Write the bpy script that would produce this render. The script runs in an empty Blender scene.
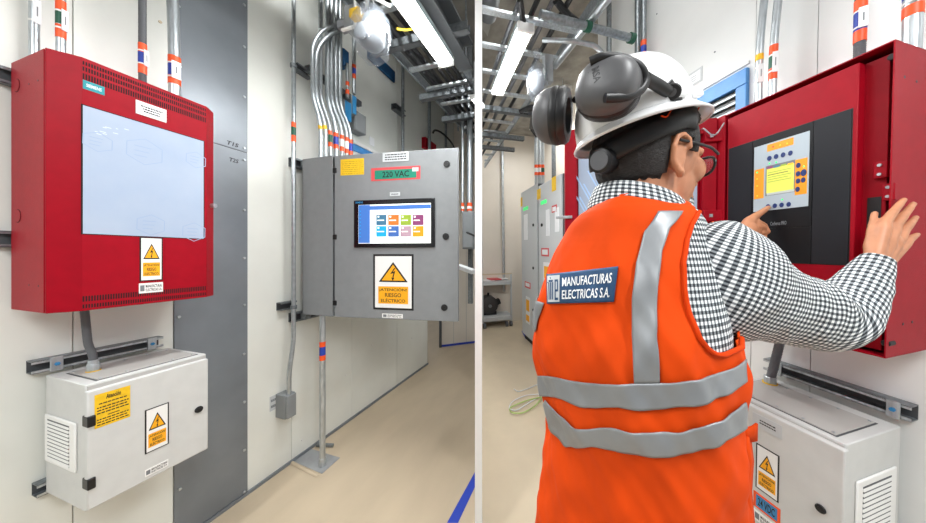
import bpy, bmesh, math, random
import numpy as np
from mathutils import Matrix, Vector
random.seed(7)
scene = bpy.context.scene
COL = scene.collection

# ------------------------------------------------------------ camera
F_PX, CX, CY = 265.0, 503.0, 255.0          # focal length and principal point for a 926 x 523 frame
cam_data = bpy.data.cameras.new('camera'); cam_data.sensor_width = 36.0
cam_data.lens = F_PX / 926.0 * 36.0
cam_data.shift_x = (463.0 - CX) / 926.0
cam_data.shift_y = -(261.5 - CY) / 926.0
cam_data.clip_start = 0.02
cam = bpy.data.objects.new('camera', cam_data); COL.objects.link(cam)
cam.rotation_euler = (math.pi / 2, 0, 0)
scene.camera = cam
# ------------------------------------------------------------ world, exposure
world = bpy.data.worlds.new('world'); scene.world = world; world.use_nodes = True
world.node_tree.nodes['Background'].inputs[0].default_value = (0.95, 0.97, 1.0, 1)
world.node_tree.nodes['Background'].inputs[1].default_value = 0.50
scene.view_settings.view_transform = 'Standard'; scene.view_settings.look = 'None'
scene.view_settings.gamma = 1.0; scene.view_settings.use_curve_mapping = False
scene.view_settings.exposure = -0.55
BATTEN_W = 30.0                              # watts of each ceiling batten

# ------------------------------------------------------------ rooms
def unit(v):
    v = np.array(v, float); return v / np.linalg.norm(v)
class Room:
    """local X across (wall plane at X=0), Y along the wall away from the viewer, Z up from the floor"""
    def __init__(s, X, Y, Z, eye):
        s.M = np.array([X, Y, Z], float); s.eye = np.array(eye, float)
        m = Matrix.Identity(4)
        for i in range(3):
            for j in range(3): m[i][j] = s.M[j][i]
        o = -(s.M.T @ s.eye)
        for i in range(3): m[i][3] = o[i]
        s.mat = m
    def ray(s, x, y): return s.M @ np.array([(x - CX) / F_PX, 1.0, (CY - y) / F_PX])
    def P(s, x, y, **k):
        d = s.ray(x, y); key, val = list(k.items())[0]
        if key == 'T': return s.eye + val * d
        a = 'XYZ'.index(key); return s.eye + (val - s.eye[a]) / d[a] * d
    def px(s, p):
        q = s.M.T @ (np.array(p, float) - s.eye); return np.array([CX + F_PX * q[0] / q[1], CY - F_PX * q[2] / q[1]])
_t = math.radians(16.0)
L = Room((math.cos(_t), -math.sin(_t), 0), (math.sin(_t), math.cos(_t), 0), (0, 0, 1), (1.867, 0, 1.40))
_up = unit((-.012, -.030, 1)); _t = math.radians(15.5)
_y = np.array([-math.sin(_t), math.cos(_t), 0.]); _y = unit(_y - _up * (_y @ _up))
R = Room(np.cross(_y, _up), _y, _up, (-1.40, 0, 1.45))

# ------------------------------------------------------------ materials
def lin(c):
    r = []
    for v in c:
        v /= 255.0; r.append(v / 12.92 if v <= 0.04045 else ((v + 0.055) / 1.055) ** 2.4)
    return (r[0], r[1], r[2], 1.0)
MATS = {}
def mat(name, c, rough=0.5, metal=0.0, var=0.0, scale=8.0, bump=0.0, bscale=200.0, emit=0.0, coat=0.0, spec=None, alpha=1.0, trans=0.0, stretch=None, c2=None):
    m = bpy.data.materials.new(name); m.use_nodes = True; nt = m.node_tree; b = nt.nodes['Principled BSDF']
    b.inputs['Base Color'].default_value = lin(c); b.inputs['Roughness'].default_value = rough; b.inputs['Metallic'].default_value = metal
    if spec is not None: b.inputs['Specular IOR Level'].default_value = spec
    if coat: b.inputs['Coat Weight'].default_value = coat; b.inputs['Coat Roughness'].default_value = 0.15
    if alpha < 1: b.inputs['Alpha'].default_value = alpha
    if trans: b.inputs['Transmission Weight'].default_value = trans
    if emit: b.inputs['Emission Color'].default_value = lin(c); b.inputs['Emission Strength'].default_value = emit
    if var or bump or c2:
        tc = nt.nodes.new('ShaderNodeTexCoord'); src = tc.outputs['Object']
        if stretch:
            mp = nt.nodes.new('ShaderNodeMapping'); mp.inputs['Scale'].default_value = stretch
            nt.links.new(src, mp.inputs[0]); src = mp.outputs[0]
    if var or c2:
        n = nt.nodes.new('ShaderNodeTexNoise'); n.inputs['Scale'].default_value = scale; n.inputs['Detail'].default_value = 5
        nt.links.new(src, n.inputs['Vector'])
        mx = nt.nodes.new('ShaderNodeMix'); mx.data_type = 'RGBA'
        a = [max(0, v * (1 - var)) for v in c]; d = [min(255, v * (1 + var)) for v in c]
        mx.inputs[6].default_value = lin(a); mx.inputs[7].default_value = lin(c2 if c2 else d)
        rr = nt.nodes.new('ShaderNodeMapRange'); rr.inputs[1].default_value = .3; rr.inputs[2].default_value = .7
        nt.links.new(n.outputs[0], rr.inputs[0]); nt.links.new(rr.outputs[0], mx.inputs[0]); nt.links.new(mx.outputs[2], b.inputs['Base Color'])
    if bump:
        n2 = nt.nodes.new('ShaderNodeTexNoise'); n2.inputs['Scale'].default_value = bscale; n2.inputs['Detail'].default_value = 3
        nt.links.new(src, n2.inputs['Vector'])
        bp = nt.nodes.new('ShaderNodeBump'); bp.inputs['Strength'].default_value = bump; bp.inputs['Distance'].default_value = 0.002
        nt.links.new(n2.outputs[0], bp.inputs['Height']); nt.links.new(bp.outputs[0], b.inputs['Normal'])
    MATS[name] = m; return m
mat('wall', (228, 230, 224), .30, var=.02, scale=3, bump=.10, bscale=60)
mat('wall_r', (232, 234, 233), .24, var=.015, scale=3, bump=.12, bscale=50)
mat('wall_joint', (190, 188, 182), .7)
mat('wall_end', (222, 214, 202), .5, var=.02, scale=2)
mat('partition', (250, 250, 250), .6)
mat('floor', (194, 177, 152), .5, var=.025, scale=3, bump=.3, bscale=9, stretch=(2.2, .8, 1))
mat('floor_r', (204, 189, 164), .6, var=.025, scale=4, bump=.3, bscale=10)
mat('subfloor', (150, 152, 154), .5, var=.08)
mat('tape', (40, 66, 176), .45)
mat('steel_panel', (126, 132, 139), .34, .3, var=.05, scale=4, bump=.05, bscale=40)
mat('ceiling', (150, 146, 138), .8, var=.2, scale=4)
mat('deck', (170, 168, 162), .6, var=.06)
mat('red', (150, 4, 26), .46, spec=.16, var=.03, scale=30, bump=.12, bscale=900)
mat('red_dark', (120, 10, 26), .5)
mat('film', (166, 180, 200), .45, var=.0, scale=9, c2=(158, 174, 198))
mat('filmprint', (152, 170, 198), .45)
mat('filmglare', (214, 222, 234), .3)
mat('teal', (0, 140, 150), .4)
mat('white', (238, 238, 236), .45)
mat('offwhite', (204, 205, 203), .42, var=.015, scale=20, bump=.10, bscale=900)
mat('platewhite', (236, 238, 240), .35)
mat('platetop', (176, 174, 170), .4)
mat('black', (14, 14, 16), .4)
mat('rubber', (26, 26, 28), .6)
mat('slot', (30, 4, 9), .9)
mat('ink', (24, 24, 26), .7)
mat('inkgrey', (120, 124, 128), .7)
mat('sign_yellow', (246, 172, 16), .45)
mat('tag_yellow', (236, 190, 26), .5, var=.04, scale=60)
mat('galv', (186, 192, 196), .34, .75, var=.10, scale=90, stretch=(1, 1, .15))
mat('galv_dark', (132, 138, 142), .40, .7, var=.12, scale=60)
mat('emt', (178, 184, 188), .30, .8, var=.06, scale=40)
mat('flex', (92, 94, 98), .55)
mat('orange', (240, 84, 24), .45)
mat('green', (10, 84, 62), .45)
mat('blue', (28, 58, 160), .45)
mat('grey_cab', (132, 135, 137), .42, var=.02, scale=20, bump=.10, bscale=900)
mat('grey_dark', (74, 77, 80), .5)
mat('junction', (134, 138, 140), .5, var=.04)
mat('bezel', (16, 17, 20), .25)
mat('screen_white', (246, 250, 246), .3, emit=.55)
mat('screen_blue', (64, 112, 186), .3, emit=.55)
for nm, c in (('t0', (60, 110, 140)), ('t1', (252, 112, 40)), ('t2', (140, 165, 50)), ('t3', (130, 60, 105)), ('t4', (20, 160, 220)), ('t5', (60, 100, 170)), ('t6', (170, 140, 155)), ('t7', (255, 150, 20))):
    mat('tile_' + nm, c, .3, emit=.5)
mat('led', (255, 255, 250), .4, emit=22.0)
mat('lamp_body', (120, 130, 132), .5)
mat('label_red', (206, 74, 78), .45)
mat('label_green', (20, 128, 104), .45)
mat('label_grey', (196, 200, 202), .45)
mat('pane_blue', (36, 86, 132), .25)
mat('frame_blue', (74, 142, 206), .4, var=.04, scale=20)
mat('device_blue', (46, 130, 184), .35)
mat('film_clear', (120, 126, 134), .12, alpha=.22, coat=.5, bump=.9, bscale=38)
mat('device_grey', (120, 124, 128), .4)
mat('bright', (250, 240, 215), .6)
mat('cable', (28, 28, 30), .6)
mat('cable_white', (225, 226, 228), .5)
mat('cable_yellow', (212, 190, 40), .5)
mat('cable_green', (170, 196, 110), .5)
mat('tan', (206, 190, 160), .5)

# ------------------------------------------------------------ mesh helpers
class MB:
    def __init__(s): s.v = []; s.f = []; s.uv = None
    def add(s, vs, fs):
        n = len(s.v); s.v += [tuple(map(float, p)) for p in vs]; s.f += [tuple(i + n for i in f) for f in fs]; return s
    def box(s, x0, y0, z0, x1, y1, z1):
        x0, x1 = sorted((x0, x1)); y0, y1 = sorted((y0, y1)); z0, z1 = sorted((z0, z1))
        return s.add([(x0,y0,z0),(x1,y0,z0),(x1,y1,z0),(x0,y1,z0),(x0,y0,z1),(x1,y0,z1),(x1,y1,z1),(x0,y1,z1)],
                     [(0,3,2,1),(4,5,6,7),(0,1,5,4),(1,2,6,5),(2,3,7,6),(3,0,4,7)])
    def obox(s, O, A, B, C):
        """box spanned by three edge vectors from O"""
        O, A, B, C = (np.array(q, float) for q in (O, A, B, C))
        vs = [O, O+A, O+A+B, O+B, O+C, O+A+C, O+A+B+C, O+B+C]
        fs = [(0,3,2,1),(4,5,6,7),(0,1,5,4),(1,2,6,5),(2,3,7,6),(3,0,4,7)]
        if np.dot(np.cross(A, B), C) < 0: fs = [f[::-1] for f in fs]
        return s.add(vs, fs)
    def prism(s, pts, N):
        """closed polygon pts extruded by vector N"""
        pts = [np.array(p, float) for p in pts]; N = np.array(N, float); n = len(pts)
        nn = np.zeros(3)
        for i in range(n): nn += np.cross(pts[i] - pts[0], pts[(i+1) % n] - pts[0])
        if nn @ N < 0: pts = pts[::-1]
        vs = pts + [p + N for p in pts]
        fs = [tuple(range(n))[::-1], tuple(range(n, 2*n))] + [(i, (i+1) % n, (i+1) % n + n, i + n) for i in range(n)]
        return s.add(vs, fs)
    def tube(s, pts, r, seg=12, cap=True):
        pts = [np.array(p, float) for p in pts]; n = len(pts)
        rs = r if hasattr(r, '__len__') else [r] * n
        T = [unit(pts[min(i+1, n-1)] - pts[max(i-1, 0)]) for i in range(n)]
        a = np.array([0, 0, 1.]) if abs(T[0][2]) < .9 else np.array([1., 0, 0])
        U = unit(np.cross(T[0], a)); vs = []
        for i in range(n):
            U = unit(U - T[i] * (U @ T[i])); W = np.cross(T[i], U)
            for k in range(seg):
                q = 2 * math.pi * k / seg; vs.append(pts[i] + rs[i] * (math.cos(q) * U + math.sin(q) * W))
        fs = [(i*seg+k, i*seg+(k+1) % seg, (i+1)*seg+(k+1) % seg, (i+1)*seg+k) for i in range(n-1) for k in range(seg)]
        if cap: fs += [tuple(range(seg))[::-1], tuple(range((n-1)*seg, n*seg))]
        return s.add(vs, fs)
    def grid(s, rows, closed=False, uvs=None):
        """rows of equally many points"""
        nr, nc = len(rows), len(rows[0]); vs = [p for r in rows for p in r]
        fs = []
        for i in range(nr - 1):
            for k in range(nc if closed else nc - 1):
                k2 = (k + 1) % nc; fs.append((i*nc+k, i*nc+k2, (i+1)*nc+k2, (i+1)*nc+k))
        if uvs is not None:
            if s.uv is None: s.uv = []
            s.uv += [u for r in uvs for u in r]
        return s.add(vs, fs)
def smooth_path(pts, rad, n=7):
    pts = [np.array(p, float) for p in pts]; out = [pts[0]]
    for i in range(1, len(pts) - 1):
        a, b, c = pts[i-1], pts[i], pts[i+1]; d1, d2 = np.linalg.norm(a-b), np.linalg.norm(c-b)
        q = min(rad, d1 * .48, d2 * .48); p0 = b + (a-b) / d1 * q; p2 = b + (c-b) / d2 * q
        for k in range(n + 1):
            t = k / n; out.append((1-t)**2 * p0 + 2*t*(1-t) * b + t*t * p2)
    out.append(pts[-1]); return out
def shade(o, ang=35):
    me = o.data; me.polygons.foreach_set('use_smooth', [True] * len(me.polygons))
    try: me.set_sharp_from_angle(angle=math.radians(ang))
    except Exception: pass
def tag(o, label, cat, group=None):
    o['label'] = label; o['category'] = cat
    if group: o['group'] = group
    return o
def mesh_of(name, mb, m):
    me = bpy.data.meshes.new(name); me.from_pydata(mb.v, [], mb.f); me.update()
    if m: me.materials.append(MATS[m] if isinstance(m, str) else m)
    if mb.uv:
        uvl = me.uv_layers.new(name='UVMap'); idx = np.zeros(len(me.loops), dtype=np.int32); me.loops.foreach_get('vertex_index', idx)
        arr = np.array(mb.uv, dtype=np.float32)[idx]; uvl.data.foreach_set('uv', arr.ravel())
    return me
def thing(name, label, cat, base, room=L, group=None):
    o = bpy.data.objects.new(name, None); COL.objects.link(o); o.empty_display_size = .05
    o.matrix_world = room.mat @ Matrix.Translation(Vector([float(c) for c in base]))
    o['_b'] = [float(c) for c in base]; ROOMOF[o.name] = room
    return tag(o, label, cat, group)
ROOMOF = {}
def part(name, mb, m, parent, bev=0.0, smooth=True, kind=None, label=None, seg=2):
    b = np.array(parent['_b'])
    mb2 = MB(); mb2.v = [tuple(np.array(p) - b) for p in mb.v]; mb2.f = mb.f; mb2.uv = mb.uv
    o = bpy.data.objects.new(name, mesh_of(name, mb2, m)); COL.objects.link(o); o.parent = parent; o['_b'] = [float(c) for c in b]
    if bev:
        md = o.modifiers.new('bevel', 'BEVEL'); md.width = bev; md.segments = seg; md.limit_method = 'ANGLE'; md.angle_limit = math.radians(40)
    if smooth: shade(o)
    if kind: o['kind'] = kind
    if label: o['label'] = label
    return o
def solo(name, mb, m, label=None, cat=None, room=L, bev=0.0, smooth=True, kind=None, group=None):
    """a thing that is one mesh"""
    arr = np.array(mb.v); b = arr.mean(0); b[2] = arr[:, 2].min()
    mb2 = MB(); mb2.v = [tuple(p) for p in arr - b]; mb2.f = mb.f; mb2.uv = mb.uv
    o = bpy.data.objects.new(name, mesh_of(name, mb2, m)); COL.objects.link(o)
    o.matrix_world = room.mat @ Matrix.Translation(Vector([float(c) for c in b])); o['_b'] = [float(c) for c in b]
    if bev:
        md = o.modifiers.new('bevel', 'BEVEL'); md.width = bev; md.segments = 2; md.limit_method = 'ANGLE'; md.angle_limit = math.radians(40)
    if smooth: shade(o)
    if kind: o['kind'] = kind
    if label: tag(o, label, cat, group)
    return o
def copies(o, offs):
    """more of the same part, at offsets, sharing the mesh"""
    for d in offs:
        c = o.copy(); COL.objects.link(c); c.parent = o.parent; c.location = o.location + Vector([float(q) for q in d])

# flat frames on surfaces: a to the right, b up, n out of the surface
class Face:
    def __init__(s, room, O, A, B):
        s.room = room; s.O = np.array(O, float); s.A = unit(A); s.B = unit(B); s.N = np.cross(s.A, s.B)
    def ab(s, x, y):
        d = s.room.ray(x, y); t = ((s.O - s.room.eye) @ s.N) / (d @ s.N); p = s.room.eye + t * d - s.O
        return np.array([p @ s.A, p @ s.B])
    def pt(s, a, b, n=0.0): return s.O + a * s.A + b * s.B + n * s.N
    def rect(s, name, a0, b0, a1, b1, m, parent, n0=0.0, h=.001, bev=0.0, **k):
        mb = MB().obox(s.pt(a0, b0, n0), (a1-a0) * s.A, (b1-b0) * s.B, h * s.N)
        return part(name, mb, m, parent, bev=bev, smooth=bool(bev), **k)
    def poly(s, name, pts, m, parent, n0=0.0, h=.001, **k):
        return part(name, MB().prism([s.pt(a, b, n0) for a, b in pts], h * s.N), m, parent, smooth=False, **k)
    def disc(s, name, a, b, r, m, parent, n0=0.0, h=.002, seg=16, rb=None, bev=0, **k):
        pts = [(a + r * math.cos(6.28318 * i / seg), b + (rb or r) * math.sin(6.28318 * i / seg)) for i in range(seg)]
        return part(name, MB().prism([s.pt(*p, n0) for p in pts], h * s.N), m, parent, bev=bev, smooth=True, **k)
    def text(s, string, a0, b0, a1, b1, m, parent, n0=.001, name='lettering', shear=0.0, h=.0006):
        cu = bpy.data.curves.new('t', 'FONT'); cu.body = string; cu.size = 1.0; cu.align_x = 'LEFT'; cu.resolution_u = 2; cu.extrude = .03
        cu.offset = .012; cu.shear = shear
        to = bpy.data.objects.new('t', cu); COL.objects.link(to)
        me = bpy.data.meshes.new_from_object(to.evaluated_get(bpy.context.evaluated_depsgraph_get()))
        bpy.data.objects.remove(to); bpy.data.curves.remove(cu)
        V = np.array([v.co[:] for v in me.vertices]); lo, hi = V.min(0), V.max(0)
        mb = MB(); sx, sy = (a1-a0) / (hi[0]-lo[0]), (b1-b0) / (hi[1]-lo[1])
        mb.v = [tuple(s.pt(a0 + (p[0]-lo[0]) * sx, b0 + (p[1]-lo[1]) * sy, n0 + (h if p[2] > 0 else -.0003))) for p in V]
        mb.f = [tuple(q.vertices) for q in me.polygons]; bpy.data.meshes.remove(me)
        return part(name, mb, m, parent, smooth=False)
    def bars(s, name, a0, b0, a1, b1, rows, m, parent, n0=.001, fill=.42):
        """rows of print too small to read, one print"""
        rnd = random.Random(rows * 7 + int(a0 * 1e4)); mb = MB(); hh = (b1 - b0) / rows
        for i in range(rows):
            x = a0 + rnd.random() * .02 * (a1-a0); yb = b1 - (i + .72) * hh
            while x < a1 - .03 * (a1-a0):
                w = min((a1-a0) * (.05 + .10 * rnd.random()), a1 - x); mb.obox(s.pt(x, yb, n0), w * s.A, fill * hh * s.B, .0003 * s.N); x += w + .025 * (a1-a0)
        return part(name, mb, m, parent, smooth=False, kind='stuff')
    def warning(s, parent, a0, b0, a1, b1, n0=0.0, rim=.06, name='warning_sign'):
        W, H = a1-a0, b1-b0; r = rim * W
        bd = s.rect(name, a0, b0, a1, b1, 'black', parent, n0, .0012)
        s.rect('sign_field', a0+r, b0+r, a1-r, b1-r, 'white', bd, n0+.0012, .0004)
        ac = (a0+a1)/2; n1 = n0 + .0016; t = W * .36; tb = b0 + H * .50; th = H * .36
        s.poly('triangle_border', [(ac-t, tb), (ac+t, tb), (ac, tb+th)], 'black', bd, n1, .0003)
        s.poly('triangle', [(ac-t*.80, tb+th*.075), (ac+t*.80, tb+th*.075), (ac, tb+th*.87)], 'sign_yellow', bd, n1+.0003, .0003)
        z = [(.08,.70),(-.20,.40),(.02,.44),(-.05,.20),(-.13,.24),(-.03,.06),(.10,.22),(.02,.21),(.16,.56),(-.03,.50),(.17,.70)]
        s.poly('lightning_bolt', [(ac + p[0]*t, tb + p[1]*th*1.0) for p in z], 'black', bd, n1+.0006, .0003)
        s.rect('text_field', a0+W*.13, b0+H*.11, a1-W*.13, b0+H*.42, 'sign_yellow', bd, n1, .0004)
        for i, tx in enumerate(('¡ATENCIÓN!', 'RIESGO', 'ELÉCTRICO')):
            wd = (.34, .20, .30)[i] * W; yb = b0 + H * (.325 - .095 * i)
            s.text(tx, ac-wd, yb, ac+wd, yb + H*.072, 'ink', bd, n1+.0004, h=.0003)
        return bd
    def maker_plate(s, parent, a0, b0, a1, b1, n0=0.0):
        W, H = a1-a0, b1-b0
        p = s.rect('maker_label', a0, b0, a1, b1, 'white', parent, n0, .0010)
        s.rect('logo', a0+W*.05, b0+H*.2, a0+W*.22, b1-H*.2, 'inkgrey', p, n0+.001, .0003)
        s.text('MANUFACTURAS', a0+W*.27, b0+H*.52, a1-W*.05, b0+H*.82, 'ink', p, n0+.001, h=.0003)
        s.text('ELECTRICAS S.A.', a0+W*.27, b0+H*.16, a1-W*.05, b0+H*.44, 'ink', p, n0+.001, h=.0003)
        return p

# ------------------------------------------------------------ builders shared by both rooms
def conduit(room, pts, r, label, bands=(), tags=(), rad=.08, m='emt', group='conduits', couplings=(), flexi=False, name='conduit'):
    """pts in room space; bands: (z0, z1, material); tags: (z0, z1, angle)"""
    base = min(pts, key=lambda p: p[2]); t = thing(name, label, 'conduit', base, room, group)
    path = smooth_path(pts, rad)
    if flexi:
        d = [0]
        for i in range(1, len(path)): d.append(d[-1] + np.linalg.norm(np.array(path[i]) - path[i-1]))
        n = int(d[-1] / (r * .22)); fine = []; rr = []
        A = np.array(path)
        for i in range(n + 1):
            q = d[-1] * i / n; fine.append([np.interp(q, d, A[:, k]) for k in range(3)]); rr.append(r * (1.0 if i % 2 else .91))
        part('tube', MB().tube(fine, rr, 14), m, t)
    else: part('tube', MB().tube(path, r, 16), m, t)
    A = np.array(path)
    def at(z):
        o = np.argsort(A[:, 2]); return np.array([np.interp(z, A[o, 2], A[o, 0]), np.interp(z, A[o, 2], A[o, 1]), z])
    for (z0, z1, bm_) in bands: part('band', MB().tube([at(z0), at(z1)], r * 1.05, 18), bm_, t)
    for (z0, z1) in couplings: part('coupling', MB().tube([at(z0), at(z1)], r * 1.22, 18), m, t)
    for (z0, z1, ang, w) in tags:
        c0, c1 = at(z0), at(z1); n = np.array([math.cos(ang), math.sin(ang), 0]); s_ = np.array([-math.sin(ang), math.cos(ang), 0])
        tg = part('label_tag', MB().obox(c0 + n * r * 1.06 - s_ * w / 2, s_ * w, c1 - c0, n * .003), 'platewhite', t, bev=.001)
        dz = (z1 - z0)
        part('tag_print', MB().obox(c0 + n * (r * 1.06 + .003) - s_ * w * .08 + (c1-c0) * .3, s_ * w * .16, (c1-c0) * .4, n * .0003), 'inkgrey', tg)
        for q in (.06, .86): part('cable_tie', MB().tube([c0 + (c1-c0) * q, c0 + (c1-c0) * (q + .08)], r * 1.09, 16), 'white', t)
    return t
def strut(room, p0, p1, label, w=.041, d=.041, up=(0, 0, 1), face=None, m='galv_dark', name='strut_channel', group=None):
    """C-shaped channel from p0 to p1; open towards face"""
    p0, p1 = np.array(p0, float), np.array(p1, float); T = p1 - p0; U = unit(up); Fv = unit(face); th = .003
    t = thing(name, label, 'channel', p0, room, group)
    mb = MB(); O = p0 - U * w / 2
    part('channel_web_shaded', MB().obox(O, T, U * w, Fv * th), 'grey_dark', t, smooth=False); mb.obox(O, T, U * th, Fv * d); mb.obox(O + U * (w - th), T, U * th, Fv * d)  # web painted dark grey to stand in for shade inside the channel
    part('channel', mb, 'galv_dark', t, smooth=False)
    for o2 in (O, O + U * (w - .010)): part('lip', MB().obox(o2 + Fv * (d - th), T, U * .010, Fv * th), m, t, smooth=False)
    return t
def ladder(room, X0, X1, Z, Y0, Y1, step, label, hgt=.07, rm='galv_dark', rung_r=.02):
    t = thing('cable_ladder', label, 'cable ladder', ((X0+X1)/2, Y0, Z), room)
    Ya, Yb = Y1
    for X, Ye in ((X0, Ya), (X1, Yb)):
        part('side_rail', MB().box(X-.008, Y0, Z, X+.008, Ye, Z+hgt), rm, t, bev=.002)
    n = int((min(Ya, Yb)-Y0) / step)
    r0 = part('rung', MB().box(X0, Y0+step*.5-rung_r, Z+.005, X1, Y0+step*.5+rung_r, Z+.025), 'galv', t, bev=.003)
    copies(r0, [(0, step * i, 0) for i in range(1, n)])
    for i in range(n, int((max(Ya, Yb)-Y0) / step)):           # rungs shortened where the partition cuts the tray off
        y = Y0 + step * (i + .5); u = (y - Ya) / (Yb - Ya); xc = X0 + (X1 - X0) * u
        xa, xb_ = (X0, xc) if Ya > Yb else (xc, X1)
        part('rung', MB().box(xa, y - rung_r, Z+.005, xb_, y + rung_r, Z+.025), 'galv', t, bev=.003)
    return t
def batten(room, X, Z, Y0, Y1, label, w=.085, tilt=0.0, group='ceiling battens', watts=None):
    t = thing('batten_light', label, 'light', (X, (Y0+Y1)/2, Z), room, group)
    h = w * .55; seg = 12
    prof = [(X - w/2, Z + h*.5)] + [(X - w/2 * math.cos(math.pi * i / seg), Z + h*.5 - h * .62 * math.sin(math.pi * i / seg)) for i in range(seg + 1)] + [(X + w/2, Z + h*.5)]
    part('diffuser', MB().prism([(p[0], Y0+.02, p[1]) for p in prof[1:-1]], (0, Y1-Y0-.04, 0)), 'led', t)
    part('housing', MB().box(X-w/2-.004, Y0+.015, Z+h*.5, X+w/2+.004, Y1-.015, Z+h*1.1), 'lamp_body', t, bev=.004)
    for ye in (Y0, Y1-.02): part('end_cap', MB().box(X-w/2-.003, ye, Z-h*.05, X+w/2+.003, ye+.02, Z+h*1.0), 'white', t, bev=.006)
    ld = bpy.data.lights.new('batten_lamp', 'AREA'); ld.shape = 'RECTANGLE'; ld.size = w; ld.size_y = Y1 - Y0; ld.energy = watts or BATTEN_W; ld.color = (.97, .99, 1)
    lo = bpy.data.objects.new('batten_lamp', ld); COL.objects.link(lo); lo.parent = t; lo.location = (0, 0, -h * .2)
    for y in (Y0 + .15, Y1 - .15): part('hanger', MB().tube([(X, y, Z+h*1.05), (X, y, Z+h*1.05+.25)], .004, 6), 'galv', t)
    return t
# ============================================================ helpers for placing
def depth(room, p): return float((room.M.T @ (np.array(p) - room.eye))[1])
def rad_px(room, p, half):
    """radius of an upright pipe at p that shows half pixels either side"""
    q = room.M.T @ (np.array(p) - room.eye); return half * q[1] / F_PX / math.sqrt(1 + (q[0] / q[1]) ** 2)
def from_world(room, w): return room.M @ np.array(w, float) + room.eye
def vpts(room, x, y0, y1, **k):
    a = room.P(x, (y0 + y1) / 2, **k); za = room.P(x, y0, **k)[2]; zb = room.P(x, y1, **k)[2]
    return [np.array([a[0], a[1], zb]), np.array([a[0], a[1], za])]
def zat(room, x, y, ref):
    """height at which the upright line through ref shows at row y"""
    lo, hi = ref[2] - 4, ref[2] + 4
    for _ in range(50):
        m = (lo + hi) / 2
        if room.px((ref[0], ref[1], m))[1] > y: lo = m
        else: hi = m
    return (lo + hi) / 2
def struct(name, mb, m, room=L, **k): return solo(name, mb, m, room=room, kind='structure', **k)

def clipL(X, Y): return min(Y, 2.567 * (1.867 - X) - .10)
def clipR(X, Y): return min(Y, 5.55 * (X + 1.4) - .14)
# ============================================================ THE SETTING
K0 = (478.5 - CX) / F_PX                     # bearing of the partition between the two rooms
pd = unit((K0, 1, 0)); pn = np.array([pd[1], -pd[0], 0])
w_half = 3.6 * 1.2 / F_PX
o = np.array([0, 0, 0.]) + pd * 1.2 / pd[1]
mb = MB(); mb.obox(from_world(L, o - pn * w_half + np.array([0, 0, -1.6])), L.M @ (pd * 6.5), L.M @ (pn * 2 * w_half), L.M @ np.array([0, 0, 3.9]))
struct('wall_partition', mb, 'partition')
def ground(room, pts, z0, z1):
    q = []
    for (wx, wy) in pts:
        p = from_world(room, (wx, wy, 0)); q.append((p[0], p[1]))
    return MB().prism([(a, b, z0) for a, b in q], (0, 0, z1 - z0))
# ---- left room shell
YE = L.P(426.6, 364, Z=0)[1]                 # the long wall ends here
cl = L.mat.inverted()
def Lw(x, y, z=0): p = L.M.T @ (np.array([x, y, z]) - L.eye); return (p[0], p[1])
struct('floor_left', ground(L, [Lw(-.1, -1.6), Lw(-.1, YE - .05), Lw(-1.8, YE - .05), Lw(-1.8, 7.0), (K0 * 7.6 - .03, 7.6), (K0 * -1.2, -1.2)], -.06, 0), 'floor')
struct('ceiling_left', ground(L, [Lw(-.1, -1.6), Lw(-.1, 4.45), (K0 * 5.0 - .03, 5.0), (K0 * -1.2, -1.2)], 3.62, 3.7), 'ceiling')
YL = L.P(466, 200, X=0)[1]
wl = struct('wall_left', MB().box(-.12, -1.6, 0, -.008, YE, 3.62).box(-.12, YE, 2.05, -.008, YL, 3.62), 'wall_joint')
for a, b in ((YE, (YE + YL) / 2), ((YE + YL) / 2, YL)): part('wall_panel', MB().box(-.008, a + .0012, 2.05, 0, b - .0012, 3.62), 'wall', wl, bev=.001)
seams = [-1.6, -.35, L.P(73, 30, X=0)[1], L.P(173.5, 300, X=0)[1], L.P(247, 300, X=0)[1], L.P(291.5, 430, X=0)[1], L.P(352, 380, X=0)[1], L.P(397, 300, X=0)[1], YE]
for a, b in zip(seams[:-1], seams[1:]):
    part('wall_panel', MB().box(-.008, a + .0012, .0, 0, b - .0012, 3.62), 'wall', wl, bev=.001)
# grey steel sheets screwed over the wall
ys0, ys1 = seams[3], seams[4]
FW = Face(L, (0, 0, 0), (0, 1, 0), (0, 0, 1))
zs = FW.ab(247, 153)[1]
for z0, z1 in ((.02, zs - .004), (zs, 3.4)):
    part('steel_sheet', MB().box(0, ys0, z0, .006, ys1, z1), 'steel_panel', wl, bev=.0015)
part('sheet_joint', MB().box(0, ys0 + .002, zs - .006, .004, ys1 - .002, zs + .003), 'grey_dark', wl)
FS = Face(L, (.006, 0, 0), (0, 1, 0), (0, 0, 1))
bolt = None
for (bx, by) in ((244, 5), (244, 47), (244, 97), (244, 148), (244, 160), (244, 210), (244, 258), (244, 305), (243.6, 354), (244, 402), (244, 450), (244, 492), (178.5, 317), (178.5, 372), (179.5, 489), (178, 40), (178, 6)):
    a, b = FS.ab(bx, by)
    if bolt is None: bolt = FS.disc('bolt', a, b, .0075, 'galv', wl, 0, .006, seg=8, bev=.002); b0 = (a, b)
    else: copies(bolt, [(0, a - b0[0], b - b0[1])])
for s_, x0, y0, x1, y1 in (('T1S', 227, 143.5, 238.5, 138.5), ('T2S', 229.5, 160.5, 238.5, 156)):
    a0, b0_ = FS.ab(x0, y0); a1, b1_ = FS.ab(x1, y1); FS.text(s_, a0, b0_ - .004, a1, b0_ + .018, 'ink', wl, .0005, name='marker_writing', shear=.2)
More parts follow.
